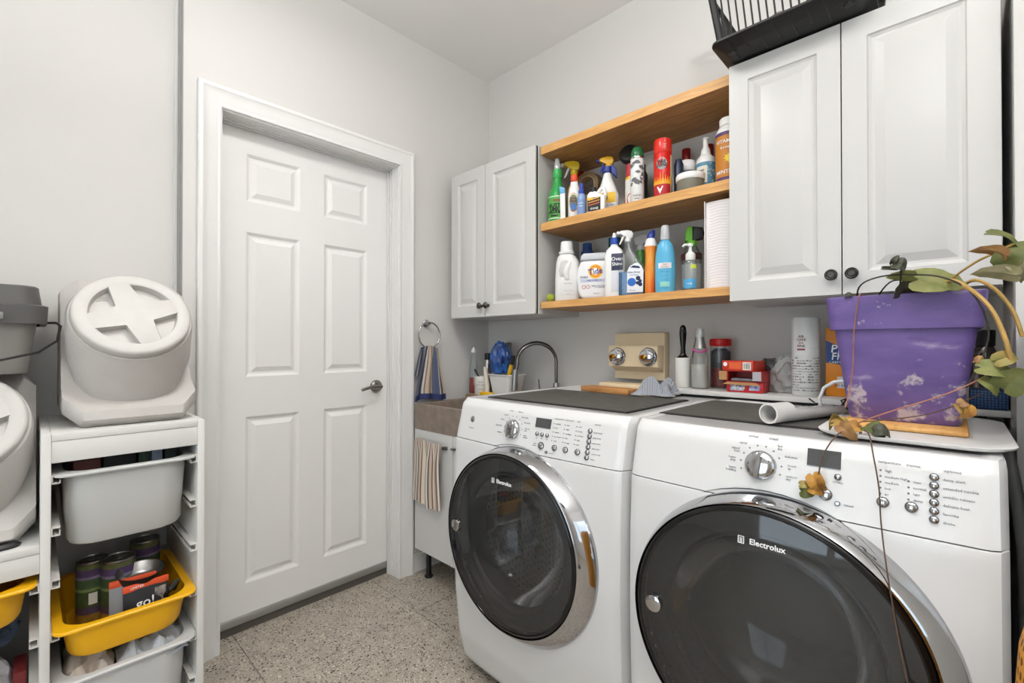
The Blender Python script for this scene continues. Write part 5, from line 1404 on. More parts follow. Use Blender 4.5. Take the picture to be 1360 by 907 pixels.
obj('cap', B().tube([(0, 0, 0.214), (0.001, 0, 0.226), (0.006, 0, 0.237), (0.012, 0, 0.248)], [0.0155, 0.0150, 0.011, 0.005], 12), pm('#23358a'), t, smooth=50)
t = thing('pump_spray', 'tall sky blue spray bottle with clear grey cap on the bottom shelf', 'spray bottle', (1.208, -0.234, L_), R(22), GL_)
q = B()
for_r = [(0.034, 0), (0.036, 0.005), (0.0365, 0.10), (0.034, 0.15), (0.027, 0.182), (0.016, 0.197), (0.0145, 0.20)]
q.loft([[(a * math.cos(2 * PI * k / 32), a * (0.72 if z < .18 else .9) * math.sin(2 * PI * k / 32), z) for k in range(32)] for a, z in for_r], True, True)
obj('bottle_body', q, mat('sky_blue', '#5fb3d8', 0.25, noise_amt=0.03), t, smooth=60)
lathe_part(t, 'cap', [(0.0165, 0.20), (0.017, 0.205), (0.0155, 0.245), (0.012, 0.254), (0, 0.255)], mat('cap_clear', '#c3c3c6', 0.2, noise_amt=0.03), 24)
obj('label_panel', patch(B(), 0.0365, 0.092, 0.112, -38, 38, 8, 1, 0.735, 0.001), mat('paper#e8e4e4', '#e8e4e4', 0.45), t)
q = B()
for s, sz, z in (('daily', 0.009, 0.106), ('shower', 0.009, 0.098)):
    text(q, s, sz, lambda c: Vector((c.x, -0.735 * math.sqrt(max(0, 0.0379 ** 2 - c.x ** 2)) - .0005, c.z)), (0, 0, z))
obj('label_print', q, mat('red_print', '#b5474a', 0.5, noise_amt=0), t, smooth=0)
q = B()
for s, sz, z in (('fresh mint', 0.008, 0.080), ('spray cleaner', 0.006, 0.064), ('no rinse', 0.006, 0.052), ('828 mL', 0.006, 0.018)):
    text(q, s, sz, lambda c: Vector((c.x, -0.735 * math.sqrt(max(0, 0.0379 ** 2 - c.x ** 2)) - .0005, c.z)), (0, 0, z))
obj('fine_print', q, mat('deep_teal', '#2d7d9e', 0.5, noise_amt=0), t, smooth=0)
obj('label_patch', patch(B(), 0.0365, 0.024, 0.042, -26, 26, 6, 1, 0.735, 0.001), mat('paper#8fcfc0', '#8fcfc0', 0.45), t)
t = thing('spray_bottle', 'clear bottle with bright green and black trigger at the back', 'spray bottle', (1.272, -0.150, L_), R(20), GL_)
lathe_part(t, 'bottle', [(0, 0), (0.036, 0), (0.037, 0.14), (0.018, 0.185), (0, 0.185)], CLR); lathe_part(t, 'liquid', [(0, 0.003), (0.034, 0.004), (0.035, 0.055), (0, 0.055)], pm('#7fa8bd'))
lab(t, 'label_band', 0.037, 0.125, 0.15, -80, 80, '#4e2b2b'); lab(t, 'label', 0.037, 0.02, 0.11, -80, 80, '#b7b9b8')
obj('spray_head', B().lathe([(0.018, 0.18), (0.019, 0.185), (0.019, 0.20), (0, 0.20)], 16).prism([(-0.022, 0.198), (0.006, 0.198), (0.006, 0.252), (-0.006, 0.254), (-0.017, 0.245), (-0.022, 0.225)], -0.018, 0.018, 'xz', 0.006), pm('#69b92c'), t, smooth=40); obj('spray_back', B().prism([(0.0065, 0.198), (0.040, 0.205), (0.046, 0.225), (0.040, 0.246), (0.0065, 0.252)], -0.016, 0.016, 'xz', 0.005), BLACKP, t)
t = thing('soap_pump', 'small clear soap pump bottle with white pump and blue label', 'soap pump', (1.309, -0.248, L_), A, GL_)
lathe_part(t, 'bottle', [(0, 0), (0.022, 0), (0.0235, 0.004), (0.0235, 0.095), (0.015, 0.112), (0, 0.112)], CLR)
lathe_part(t, 'pump_collar', [(0.0155, 0.110), (0.0165, 0.112), (0.0165, 0.132), (0.010, 0.138), (0.005, 0.142), (0.005, 0.158), (0.009, 0.160), (0.009, 0.170), (0, 0.171)], WHITEP)
obj('pump_spout', B().tube([(0, 0, 0.165), (-0.020, -0.008, 0.165), (-0.026, -0.010, 0.158)], 0.0042, 8), WHITEP, t)
lab(t, 'label', 0.0235, 0.010, 0.042, -70, 40, '#4a9fd0'); lab(t, 'label_tag', 0.0235, 0.078, 0.092, 0, 50, '#c6d33a')
print_lines(t, 'label_print', [('soap', 0.010, 0.026, 0)], WP, 0.0242, R(-10))
t = thing('paper_pack', 'white textured pack of paper towels at the right end of the bottom shelf', 'paper towels', (1.4165, -0.185, L_ + 0.001))
def pk(u, v):
    return ((u - .5) * 0.088, -0.0905 + 0.0004 * math.sin(v * 190 + 1.2 * math.sin(u * 9)) + 0.004 * (2 * u - 1) ** 2, v * 0.294)
q = B(); q.grid(12, 180, pk, False)
obj('quilted_face', q, mat('paper_white', '#e4dedd', 0.9, noise_amt=0.03, bump=0.2), t, smooth=60)
obj('pack_body', B().box(-0.044, 0.044, -0.0885, 0.095, 0, 0.292, 0.006), mat('paper_white', '#e4dedd', 0.9, noise_amt=0.03, bump=0.2), t)
obj('wrapper_edge', B().box(-0.0465, -0.0445, -0.094, -0.0885, 0.0, 0.299, 0.0006), WHITEP, t)

# ================================================================== on the ledge behind the machines
ZL = 0.989
t = thing('rear_ledge', 'white board ledge along the wall behind the dryer', 'ledge', (1.61, -0.11, 0.972))
obj('ledge_board', B().box(-0.47, 0.488, -0.115, 0.108, 0.0, 0.0165, 0.002), CABW, t)
for x in (-0.40, 0.42):
    obj('ledge_block', B().box(x - 0.02, x + 0.02, 0.03, 0.107, -0.30, -0.0005), CABW, t)
t = thing('lint_roller', 'white lint roller standing upright with black handle', 'lint roller', (1.232, -0.135, ZL), A)
lathe_part(t, 'roll', [(0, 0), (0.026, 0), (0.0275, 0.002), (0.0275, 0.110), (0.025, 0.112), (0, 0.112)], mat('paper_roll', '#e6e3df', 0.7), 28)
lathe_part(t, 'handle', [(0.024, 0.112), (0.016, 0.118), (0.010, 0.128), (0.009, 0.15), (0.012, 0.185), (0.0135, 0.205), (0.011, 0.228), (0.005, 0.237), (0, 0.238)], BLACKG, 20, sy=0.7)
t = thing('powder_bottle', 'clear swing-top style bottle half filled with white powder, pink ring round its neck', 'bottle', (1.302, -0.150, ZL), A)
lathe_part(t, 'bottle', [(0, 0), (0.027, 0), (0.030, 0.004), (0.030, 0.11), (0.026, 0.135), (0.016, 0.175), (0.014, 0.215), (0, 0.215)], CLR, 28)
lathe_part(t, 'powder', [(0, 0.002), (0.0275, 0.004), (0.0283, 0.008), (0.0283, 0.088), (0, 0.090)], mat('powder', '#d9d5ce', 0.95, noise_amt=0.06, noise_scale=60), 28)
lathe_part(t, 'cap', [(0.0165, 0.190), (0.017, 0.193), (0.0155, 0.213), (0.011, 0.222), (0, 0.222)], clearmat('milky_clear', '#e4e9e8', 0.5), 20)
lathe_part(t, 'foil', [(0.0235, 0.148), (0.0165, 0.178), (0.016, 0.19)], STEEL, 20, caps=False)
obj('neck_ring', B().tube([(0.0265 * math.cos(2 * PI * k / 24), 0.0265 * math.sin(2 * PI * k / 24), 0.140 + 0.006 * math.cos(4 * PI * k / 24)) for k in range(24)], 0.0026, 6, closed=True), pm('#d04a9a'), t, smooth=60)
t = thing('candy_jar', 'clear jar with red lid and dark and red contents', 'jar', (1.350, -0.075, ZL), A)
lathe_part(t, 'jar_body', [(0, 0), (0.034, 0), (0.036, 0.005), (0.036, 0.155), (0, 0.156)], CLR, 28)
lathe_part(t, 'lid', [(0.0375, 0.156), (0.039, 0.158), (0.039, 0.180), (0.036, 0.184), (0, 0.184)], pm('#b3191b', 0.3), 28)
lathe_part(t, 'contents', [(0, 0.003), (0.0335, 0.004), (0.0345, 0.008), (0.0345, 0.075), (0, 0.078)], mat('red_bits', '#a3161b', 0.4, noise_amt=0.8, noise_scale=70, col2='#2b0d10'), 28)
lathe_part(t, 'contents', [(0, 0.078), (0.0345, 0.0755), (0.0345, 0.135), (0.020, 0.148), (0, 0.148)], mat('dark_bits', '#27303f', 0.4, noise_amt=0.8, noise_scale=70, col2='#0e1014'), 28)
# stack of red boxes
RED = mat('box_red', '#bb1f24', 0.35, noise_amt=0.06)
t = thing('snack_box', 'red box with blue print, lowest of the stack on the ledge', 'box', (1.470, -0.150, ZL), R(4))
obj('box_body', B().box(-0.058, 0.056, -0.05, 0.05, 0, 0.034, 0.002), RED, t)
obj('print_patch', B().prism([(-0.048, 0.006), (-0.005, 0.006), (0.004, 0.028), (-0.045, 0.028)], -0.0506, -0.0501, 'xz'), mat('print_navy', '#27346f', 0.4, noise_amt=0.5, noise_scale=90, col2='#d8d8e0'), t)
obj('print_patch', B().prism([(0.012, 0.008), (0.044, 0.008), (0.046, 0.024), (0.016, 0.026)], -0.0506, -0.0501, 'xz'), mat('print_blue', '#4a56a8', 0.4, noise_amt=0.5, noise_scale=90, col2='#cfd0e6'), t)
q = B(); text(q, 'garbage', 0.014, None, (-0.022, -0.0509, 0.016), bold=.0003, shear=0.3); obj('box_print', q, WP, t, smooth=0)
t = thing('open_box', 'open brown-lined red carton in the middle of the stack', 'box', (1.470, -0.152, ZL + 0.0345), R(2))
CARD = mat('cardboard', '#b98a5c', 0.8, noise_amt=0.1)
obj('carton_sleeve', B().box(-0.054, 0.054, -0.05, 0.05, 0, 0.0015).box(-0.054, 0.054, -0.05, 0.05, 0.036, 0.0375).box(-0.054, -0.0525, -0.05, 0.05, 0.0016, 0.0359).box(0.0525, 0.054, -0.05, 0.05, 0.0016, 0.0359).box(-0.0524, 0.0524, 0.048, 0.05, 0.0016, 0.0359), RED, t)
obj('flap', B().prism([(-0.054, 0.0), (0.040, 0.0), (0.050, -0.010), (-0.066, -0.008)], -0.070, -0.0685, 'xz').xf(Matrix.Translation((0, 0.012, 0.0))), CARD, t)
obj('side_flap', B().box(-0.080, -0.0545, -0.052, -0.0505, 0.006, 0.036), CARD, t)
obj('side_flap', B().box(0.026, 0.0522, -0.052, -0.0505, 0.006, 0.036), mat('card_grey', '#b3aeb2', 0.7), t)
obj('wrapped_contents', B().box(-0.046, 0.030, -0.040, 0.040, 0.0016, 0.012, 0.004), mat('film_grey', '#7c7d80', 0.3, noise_amt=0.4, noise_scale=40), t)
t = thing('tape_box', 'orange red box with barcode on top of the red box stack', 'box', (1.458, -0.155, ZL + 0.0725), R(-6))
obj('box_body', B().box(-0.054, 0.050, -0.05, 0.05, 0, 0.034, 0.002), mat('box_orange', '#c93a26', 0.35, noise_amt=0.08), t)
obj('front_panel', B().box(-0.030, 0.012, -0.0508, -0.0502, 0.006, 0.029), mat('panel_orange', '#e0643a', 0.4, noise_amt=0.1), t)
obj('label_spot', B().lathe([(0, 0), (0.007, 0), (0.007, 0.0005), (0, 0.0005)], 16, M=Matrix.Translation((-0.043, -0.0502, 0.022)) @ Matrix.Rotation(R(90), 4, 'X')), WP, t)
obj('barcode_panel', B().box(0.016, 0.043, -0.0508, -0.0502, 0.004, 0.030), mat('paper#e8e4dc', '#e8e4dc', 0.5), t)
q = B()
for k, wd in enumerate((1, 2, 1, 1, 3, 1, 2, 1, 2, 1)):
    q.box(0.019 + 0.0022 * k, 0.019 + 0.0022 * k + 0.0005 * wd, -0.0511, -0.0508, 0.007, 0.027)
obj('bar_marks', q, BP, t, smooth=0)
tag(obj('packet', blob(31, 0.040, 0.020, 0.030, 0.14, 2.4), mat('dark_packet', '#5a5658', 0.35, noise_amt=0.4, noise_scale=30), None, (1.520, -0.075, ZL + 0.060), smooth=25), 'crumpled dark packet standing on a grey box behind the red boxes', 'packet')
simple_box('grey_box', 'plain grey box behind the red box stack', 'box', 1.475, 1.565, -0.095, -0.045, ZL, ZL + 0.0595, mat('grey_card', '#8b8885', 0.7))
tag(obj('clear_bag', blob(37, 0.050, 0.032, 0.066, 0.20, 1.7), clearmat('bag_clear', '#e4e4e2', 0.35, 0.2, 0.06), None, (1.582, -0.100, ZL), smooth=20), 'crumpled clear plastic bag between the red boxes and the white canister', 'plastic bag')
t = thing('foam_can', 'tall white canister with front flap and red lettering on the ledge', 'canister', (1.640, -0.150, ZL), R(14))
r = 0.0385
lathe_part(t, 'can_body', [(0, 0), (r - .002, 0), (r, 0.003), (r, 0.150), (0, 0.150)], mat('can_white', '#d8d8d6', 0.35, noise_amt=0.02), 36)
lathe_part(t, 'cap', [(r + .0003, 0.1505), (r + .0003, 0.245), (r - .004, 0.250), (0, 0.250)], mat('cap_white', '#dcdcda', 0.35, noise_amt=0.02), 36)
obj('flap', patch(B(), r, 0.128, 0.246, -52, 14, 8, off=0.003).solid(0.002), mat('cap_white', '#dcdcda', 0.35, noise_amt=0.02), t, smooth=40)
print_lines(t, 'label_print', [('AIR', 0.011, 0.187, 0), ('CARE', 0.011, 0.177, 0), ('GO', 0.010, 0.167, 0), ('FINE', 0.011, 0.157, 0)], mat('maroon_print', '#6b2a30', 0.5, noise_amt=0), r + .003, R(-19), 0.0003)
lab(t, 'label_bar', r, 0.144, 0.149, -34, -4, '#8a2f35', 0.0042)
q = B()
random.seed(2)
for k in range(13):
    z = 0.118 - 0.0085 * k
    a = -70
    while a < 60:
        w_ = random.uniform(3, 14)
        if random.random() < 0.8:
            patch(q, r, z, z + random.choice((0.0018, 0.0025, 0.004)), a, min(62, a + w_), 3, off=0.0012)
        a += w_ + random.uniform(1.5, 4)
obj('fine_print', q, mat('fine_grey', '#77767a', 0.5, noise_amt=0), t, smooth=0)
t = thing('powder_box', 'orange and blue carpet powder box partly behind the purple planter', 'box', (1.735, -0.095, ZL), R(10))
obj('box_body', B().box(-0.050, 0.050, -0.022, 0.022, 0, 0.215, 0.002), mat('box_org', '#e58a1e', 0.4, noise_amt=0.04), t)
q = B(); q.prism([(-0.049, 0.105), (0.049, 0.090), (0.049, 0.200), (0.010, 0.165), (-0.020, 0.160), (-0.049, 0.175)], -0.0228, -0.0222, 'xz'); obj('blue_panel', q, mat('box_blue', '#22427f', 0.4, noise_amt=0.05), t)
q = B(); q.prism([(-0.012, 0.100), (0.020, 0.096), (0.020, 0.066), (0.0, 0.060)], -0.0230, -0.0222, 'xz'); obj('blue_drop', q, mat('box_blue', '#22427f', 0.4, noise_amt=0.05), t)
obj('white_panel', B().box(-0.020, 0.046, -0.0228, -0.0222, 0.026, 0.062), mat('paper#d8d6d0', '#d8d6d0', 0.5), t)
q = B(); text(q, 'PET', 0.034, None, (-0.010, -0.0232, 0.148), bold=.001, align='CENTER', shear=0.12); text(q, 'FRESH', 0.032, None, (0.004, -0.0232, 0.124), bold=.001, shear=0.12, sx=.9); text(q, 'CARPET ODOR', 0.011, None, (-0.004, -0.0232, 0.106)); obj('box_print', q, WP, t, smooth=0)
q = B(); text(q, '2X BETTER', 0.011, None, (0.0, -0.0232, 0.034)); obj('box_print', q, mat('box_blue', '#22427f', 0.4, noise_amt=0.05), t, smooth=0)
t = thing('bottle', 'dark bottle with black cap right of the purple planter', 'bottle', (2.042, -0.13, ZL))
lathe_part(t, 'bottle_body', [(0, 0), (0.030, 0), (0.031, 0.12), (0.016, 0.16), (0, 0.16)], clearmat('smoke_plastic', '#6a5a55', 0.3)); lathe_part(t, 'cap', [(0.020, 0.158), (0.021, 0.20), (0, 0.20)], BLACKP)
def hexmat():
    m = bpy.data.materials.new('blue_mesh'); m.use_nodes = True; nt = m.node_tree; p = nt.nodes['Principled BSDF']
    tc = nt.nodes.new('ShaderNodeTexCoord'); v = nt.nodes.new('ShaderNodeTexVoronoi'); v.inputs['Scale'].default_value = 160; v.inputs['Randomness'].default_value = 0.15
    nt.links.new(tc.outputs['Object'], v.inputs['Vector'])
    r_ = nt.nodes.new('ShaderNodeValToRGB'); r_.color_ramp.elements[0].position = 0.3; r_.color_ramp.elements[0].color = lin('#2c5a96'); r_.color_ramp.elements[1].position = 0.5; r_.color_ramp.elements[1].color = lin('#10151f')
    nt.links.new(v.outputs['Distance'], r_.inputs[0]); nt.links.new(r_.outputs[0], p.inputs['Base Color']); p.inputs['Roughness'].default_value = 0.5
    return m
tag(obj('mesh_pad', B().box(-0.035, 0.035, -0.03, 0.03, 0, 0.05, 0.004), hexmat(), None, (2.046, -0.19, ZL)), 'dark box with blue mesh pattern beside the dark bottle', 'box')

# valve box on the wall
CREAM = mat('cream_plastic', '#f0dcb9', 0.45, noise_amt=0.06, noise_scale=8)
t = thing('valve_box', 'cream wall-mounted washer valve box with two chrome valves', 'valve box', (0.99, 0.0, 1.0))
obj('back_plate', B().box(-0.112, 0.125, -0.045, -0.001, 0.0, 0.202, 0.004), CREAM, t, smooth=30)
q = B(); q.prism([(-0.0455, 0.035), (-0.10, 0.058), (-0.103, 0.066), (-0.103, 0.142), (-0.098, 0.148), (-0.0455, 0.148)], -0.108, 0.122, 'yz', 0.003); obj('front_block', q, CREAM, t, smooth=30)
BRASS = mat('brass', '#b98a3c', 0.25, 1.0, noise_amt=0.05)
for x in (-0.062, 0.082):
    Mv = Matrix.Translation((x, -0.103, 0.100)) @ Matrix.Rotation(R(90), 4, 'X')
    v = obj('valve', B().lathe([(0.0, 0.0), (0.038, 0.0), (0.039, 0.003), (0.036, 0.007), (0.026, 0.008), (0.025, 0.015), (0.028, 0.019), (0.028, 0.028), (0.018, 0.033), (0.0, 0.033)], 28, M=Mv), CHROME, t, smooth=30)
    q = B()
    for k in range(8):
        q.lathe([(0, 0.012), (0.005, 0.012), (0.0055, 0.026), (0, 0.029)], 8, M=Mv @ Matrix.Rotation(k * PI / 4, 4, 'Z') @ Matrix.Translation((0.025, 0, 0)))
    obj('valve_grip', q, CHROME, v, smooth=40)
    obj('valve_outlet', B().lathe([(0.010, 0.030), (0.010, 0.044), (0.0115, 0.045), (0.0115, 0.052), (0.008, 0.053), (0.007, 0.040)], 16, M=Mv, caps=False).lathe([(0, 0.040), (0.007, 0.040)], 16, M=Mv, caps=False), BRASS, v, smooth=30)
# boards and cloth on the washing machine
ZT = 0.9665
tag(obj('wood_block', B().box(-0.125, 0.10, -0.035, 0.035, 0, 0.020, 0.002), woodmat('block_wood', '#a9713c', '#c9925a', (2, 14, 14)), None, (1.03, -0.32, ZT), (0, 0, R(-6))), 'orange brown wooden board lying at the back of the washing machine', 'board')
tag(obj('wood_block', B().box(-0.10, 0.13, -0.04, 0.04, 0, 0.030, 0.003), woodmat('pale_wood', '#d8bd97', '#e6d0ae', (2, 14, 14)), None, (1.005, -0.175, 0.9628)), 'pale wooden board below the cream valve box', 'board')
ck = stripemat('check_cloth', [(0, '#8f97a6'), (.18, '#a9abae'), (.30, '#7d879a'), (.52, '#b3b0ac'), (.66, '#8a92a1'), (.84, '#a59f98')], 9.0, 0, bump=0.6)
def rag(u, v):
    x = (u - .5) * 0.135; y = (v - .5) * 0.115
    e = min(1, 6 * min(u, 1 - u, v, 1 - v))
    z = 0.004 + 0.030 * math.cos(4.2 * u + 2.6 * v + 0.9) ** 2 * e + 0.020 * math.cos(5 * u - 7 * v + 2.0) ** 2 * e + 0.016 * e * noise.noise(Vector((u * 4, v * 4, 3))) + 0.012 * e * math.sin(PI * u)
    return (x * (1 + .15 * math.sin(v * 9)), y * (1 + .18 * math.sin(u * 8 + 1)), max(0.003, z))
q = B(); q.grid(48, 40, rag); q.solid(0.0025)
tag(obj('cleaning_rag', q, ck, None, (1.205, -0.305, ZT + .002), (0, 0, R(12)), smooth=60), 'crumpled blue grey checked rag on the back corner of the washing machine', 'cloth')

# pipe, cords and tray on the dryer
t = thing('plastic_pipe', 'grey white plastic pipe with cut-away side lying on the dryer mat', 'pipe', (1.672, -0.683, 0.9905))
ax = Vector((0.085, 0.245, 0)).normalized(); sd = Vector((ax.y, -ax.x, 0)); up = Vector((0, 0, 1))
q = B()
def prow(s, r_, a0, a1, n=28):
    return [tuple(ax * s + sd * r_ * math.cos(R(a0 + (a1 - a0) * k / n)) + up * r_ * math.sin(R(a0 + (a1 - a0) * k / n))) for k in range(n + 1)]
PW = mat('pipe_grey', '#cfcdca', 0.4, noise_amt=0.04)
q.loft([prow(0, 0.0195, 0, 360), prow(0, 0.0235, 0, 360), prow(0.07, 0.0235, 0, 360), prow(0.07, 0.0195, 0, 360), prow(0.002, 0.0195, 0, 360)], False, False, closed=False)
bmesh.ops.remove_doubles(q.bm, verts=q.bm.verts, dist=1e-5)
obj('pipe_end', q, PW, t, smooth=40)
q = B(); q.loft([prow(0.0701, 0.0235, 175, 375), prow(0.30, 0.0235, 175, 375)], False, False, closed=False); q.solid(0.004); obj('pipe_trough', q, PW, t, smooth=40)
t = tag(obj('arched_cord', B().tube([(1.725, -0.40, 0.975), (1.722, -0.40, 1.005), (1.732, -0.40, 1.035), (1.755, -0.40, 1.052), (1.79, -0.395, 1.058), (1.815, -0.38, 1.052), (1.83, -0.34, 1.0), (1.835, -0.33, 0.972)], 0.0045, 8), WHITEP, smooth=60), 'white cord arching up beside the white pipe and the planter', 'cord')
tag(obj('wire_tie', B().tube([(1.800, -0.42, 1.035), (1.785, -0.43, 1.012), (1.78, -0.44, 1.0), (1.768, -0.45, 0.985), (1.755, -0.47, 0.972), (1.73, -0.49, 0.969)], 0.0025, 6)
        .tube([(1.79, -0.43, 1.015), (1.775, -0.435, 1.008), (1.782, -0.43, 0.992), (1.80, -0.435, 0.978)], 0.0022, 6), BLACKP, smooth=60), 'twisted black wire tie leaning on the planter', 'wire')
tag(obj('wire_tie', B().tube([(1.690, -0.36, 1.0), (1.702, -0.365, 0.992), (1.712, -0.37, 0.982), (1.714, -0.38, 0.972), (1.708, -0.385, 0.970), (1.703, -0.375, 0.980), (1.712, -0.37, 0.99)], 0.0022, 6), BLACKP, smooth=60), 'short black wire loop in front of the white canister', 'wire')
tag(obj('paper_strip', B().prism([(-0.08, -0.012), (0.06, -0.015), (0.10, 0.0), (0.055, 0.010), (-0.075, 0.012)], 0, 0.002, 'xy'), WHITEP, None, (1.52, -0.275, 0.967), (0, 0, R(-4))), 'white paper strip at the back edge of the dryer mat', 'paper')
t = thing('plastic_tray', 'white rounded plastic tray under the purple planter on the dryer', 'tray', (1.918, -0.525, 0.9668))
q = B(); q.loft([rrect(0.136, 0.222, 0.06, 8, 0), rrect(0.144, 0.228, 0.065, 8, 0.0035), rrect(0.146, 0.230, 0.066, 8, 0.0075), rrect(0.143, 0.227, 0.064, 8, 0.0085), rrect(0.128, 0.212, 0.055, 8, 0.0045)], True, True)
obj('tray_body', q, mat('tray_white', '#dcdad7', 0.4, noise_amt=0.05, noise_scale=20), t, smooth=40)
tag(obj('bamboo_board', B().box(-0.10, 0.105, -0.135, 0.135, 0, 0.0115, 0.005), woodmat('bamboo', '#c98d47', '#e2b06c', (14, 2, 14)), None, (1.90, -0.495, 0.9718)), 'thin bamboo board between the white tray and the purple planter', 'board')

# ---- planter with vine
def potmat():
    m = bpy.data.materials.new('purple_planter'); m.use_nodes = True; nt = m.node_tree; p = nt.nodes['Principled BSDF']
    tc = nt.nodes.new('ShaderNodeTexCoord')
    n1 = nt.nodes.new('ShaderNodeTexNoise'); n1.inputs['Scale'].default_value = 9; n1.inputs['Detail'].default_value = 6
    mp = nt.nodes.new('ShaderNodeMapping'); mp.inputs['Scale'].default_value = (1, 1, 2.2)
    nt.links.new(tc.outputs['Object'], mp.inputs[0]); nt.links.new(mp.outputs[0], n1.inputs['Vector'])
    r1 = nt.nodes.new('ShaderNodeValToRGB')
    r1.color_ramp.elements[0].position = 0.28; r1.color_ramp.elements[0].color = lin('#574783')
    r1.color_ramp.elements[1].position = 0.62; r1.color_ramp.elements[1].color = lin('#715c99')
    e = r1.color_ramp.elements.new(0.70); e.color = lin('#a294b6')
    nt.links.new(n1.outputs[0], r1.inputs[0])
    # lime stains: round-edged patches, mostly on the lower half
    n2 = nt.nodes.new('ShaderNodeTexNoise'); n2.inputs['Scale'].default_value = 34; n2.inputs['Detail'].default_value = 7; n2.inputs['Roughness'].default_value = 0.62; n2.inputs['Distortion'].default_value = 0.3
    nt.links.new(tc.outputs['Object'], n2.inputs['Vector'])
    sp = nt.nodes.new('ShaderNodeSeparateXYZ'); nt.links.new(tc.outputs['Object'], sp.inputs[0])
    mr = nt.nodes.new('ShaderNodeMapRange'); mr.inputs[1].default_value = 0.02; mr.inputs[2].default_value = 0.15; mr.inputs[3].default_value = 0.075; mr.inputs[4].default_value = -0.07
    nt.links.new(sp.outputs[2], mr.inputs[0])
    ad = nt.nodes.new('ShaderNodeMath'); ad.operation = 'ADD'
    nt.links.new(n2.outputs[0], ad.inputs[0]); nt.links.new(mr.outputs[0], ad.inputs[1])
    nc = nt.nodes.new('ShaderNodeTexNoise'); nc.inputs['Scale'].default_value = 9; nc.inputs['Detail'].default_value = 1
    nt.links.new(tc.outputs['Object'], nc.inputs['Vector'])
    mc = nt.nodes.new('ShaderNodeMath'); mc.operation = 'MULTIPLY_ADD'; mc.inputs[1].default_value = 0.5; mc.inputs[2].default_value = -0.25
    nt.links.new(nc.outputs[0], mc.inputs[0])
    ad2 = nt.nodes.new('ShaderNodeMath'); ad2.operation = 'ADD'
    nt.links.new(ad.outputs[0], ad2.inputs[0]); nt.links.new(mc.outputs[0], ad2.inputs[1])
    ad = ad2
    r2 = nt.nodes.new('ShaderNodeValToRGB'); r2.color_ramp.elements[0].position = 0.60; r2.color_ramp.elements[0].color = (0, 0, 0, 1); r2.color_ramp.elements[1].position = 0.68; r2.color_ramp.elements[1].color = (.85, .85, .85, 1)
    nt.links.new(ad.outputs[0], r2.inputs[0])
    mx = nt.nodes.new('ShaderNodeMix'); mx.data_type = 'RGBA'
    nt.links.new(r2.outputs[0], mx.inputs[0]); nt.links.new(r1.outputs[0], mx.inputs[6]); mx.inputs[7].default_value = lin('#c3b8bd')
    # dark grime specks
    n3 = nt.nodes.new('ShaderNodeTexNoise'); n3.inputs['Scale'].default_value = 17; n3.inputs['Detail'].default_value = 8
    nt.links.new(mp.outputs[0], n3.inputs['Vector'])
    r3 = nt.nodes.new('ShaderNodeValToRGB'); r3.color_ramp.elements[0].position = 0.60; r3.color_ramp.elements[0].color = (0, 0, 0, 1); r3.color_ramp.elements[1].position = 0.78; r3.color_ramp.elements[1].color = (.7, .7, .7, 1)
    nt.links.new(n3.outputs[0], r3.inputs[0])
    mx2 = nt.nodes.new('ShaderNodeMix'); mx2.data_type = 'RGBA'
    nt.links.new(r3.outputs[0], mx2.inputs[0]); nt.links.new(mx.outputs[2], mx2.inputs[6]); mx2.inputs[7].default_value = lin('#453757')
    nt.links.new(mx2.outputs[2], p.inputs['Base Color'])
    p.inputs['Roughness'].default_value = 0.5
    return m
PX, PY, PZ = 1.9015, -0.478, 0.9835
t = thing('potted_vine', 'stained purple square planter with a withering vine on the dryer', 'potted plant', (PX, PY, PZ))
POT = potmat()
q = B()
q.loft([rrect(0.090, 0.090, 0.016, 4, 0), rrect(0.094, 0.094, 0.018, 4, 0.006), rrect(0.117, 0.117, 0.018, 4, 0.200), rrect(0.125, 0.125, 0.018, 4, 0.201), rrect(0.1255, 0.1255, 0.018, 4, 0.205), rrect(0.1315, 0.1315, 0.018, 4, 0.272), rrect(0.130, 0.130, 0.018, 4, 0.274), rrect(0.126, 0.126, 0.016, 4, 0.272), rrect(0.118, 0.118, 0.016, 4, 0.24)], True, True)
obj('pot', q, POT, t, smooth=30)
def soilf(u, v): return ((u - .5) * 0.232, (v - .5) * 0.232, 0.247 + 0.010 * noise.noise(Vector((u * 9, v * 9, 1))))
q = B(); q.grid(20, 20, soilf, False); obj('soil', q, mat('soil', '#2f2620', 0.95, noise_amt=0.5, noise_scale=60), t)
def W(x, y, z): return (x - PX, y - PY, z - PZ)
def smooth_pts(pts, n=6):
    P = [Vector(p) for p in pts]
    out = []
    for i in range(len(P) - 1):
        p0, p1, p2, p3 = P[max(i - 1, 0)], P[i], P[i + 1], P[min(i + 2, len(P) - 1)]
        for k in range(n):
            s = k / n
            out.append(0.5 * ((2 * p1) + (p2 - p0) * s + (2 * p0 - 5 * p1 + 4 * p2 - p3) * s * s + (3 * p1 - p0 - 3 * p2 + p3) * s ** 3))
    out.append(P[-1])
    return out
ST_Y = mat('stem_straw', '#c09a55', 0.6, noise_amt=0.3, noise_scale=40)
ST_B = mat('stem_brown', '#5a4232', 0.7, noise_amt=0.3, noise_scale=40)
ST_D = mat('stem_dark', '#37302b', 0.7, noise_amt=0.2)
ST_P = mat('stem_pink', '#a8705f', 0.6, noise_amt=0.3, noise_scale=40)
def stem(pts, r, m):
    obj('stem', B().tube(smooth_pts([W(*p) for p in pts]), r, 6), m, t, smooth=60)
stem([(1.95, -0.50, 1.23), (1.975, -0.62, 1.275), (2.005, -0.66, 1.255), (2.032, -0.68, 1.215), (2.048, -0.69, 1.165), (2.056, -0.69, 1.12)], 0.0035, ST_Y)
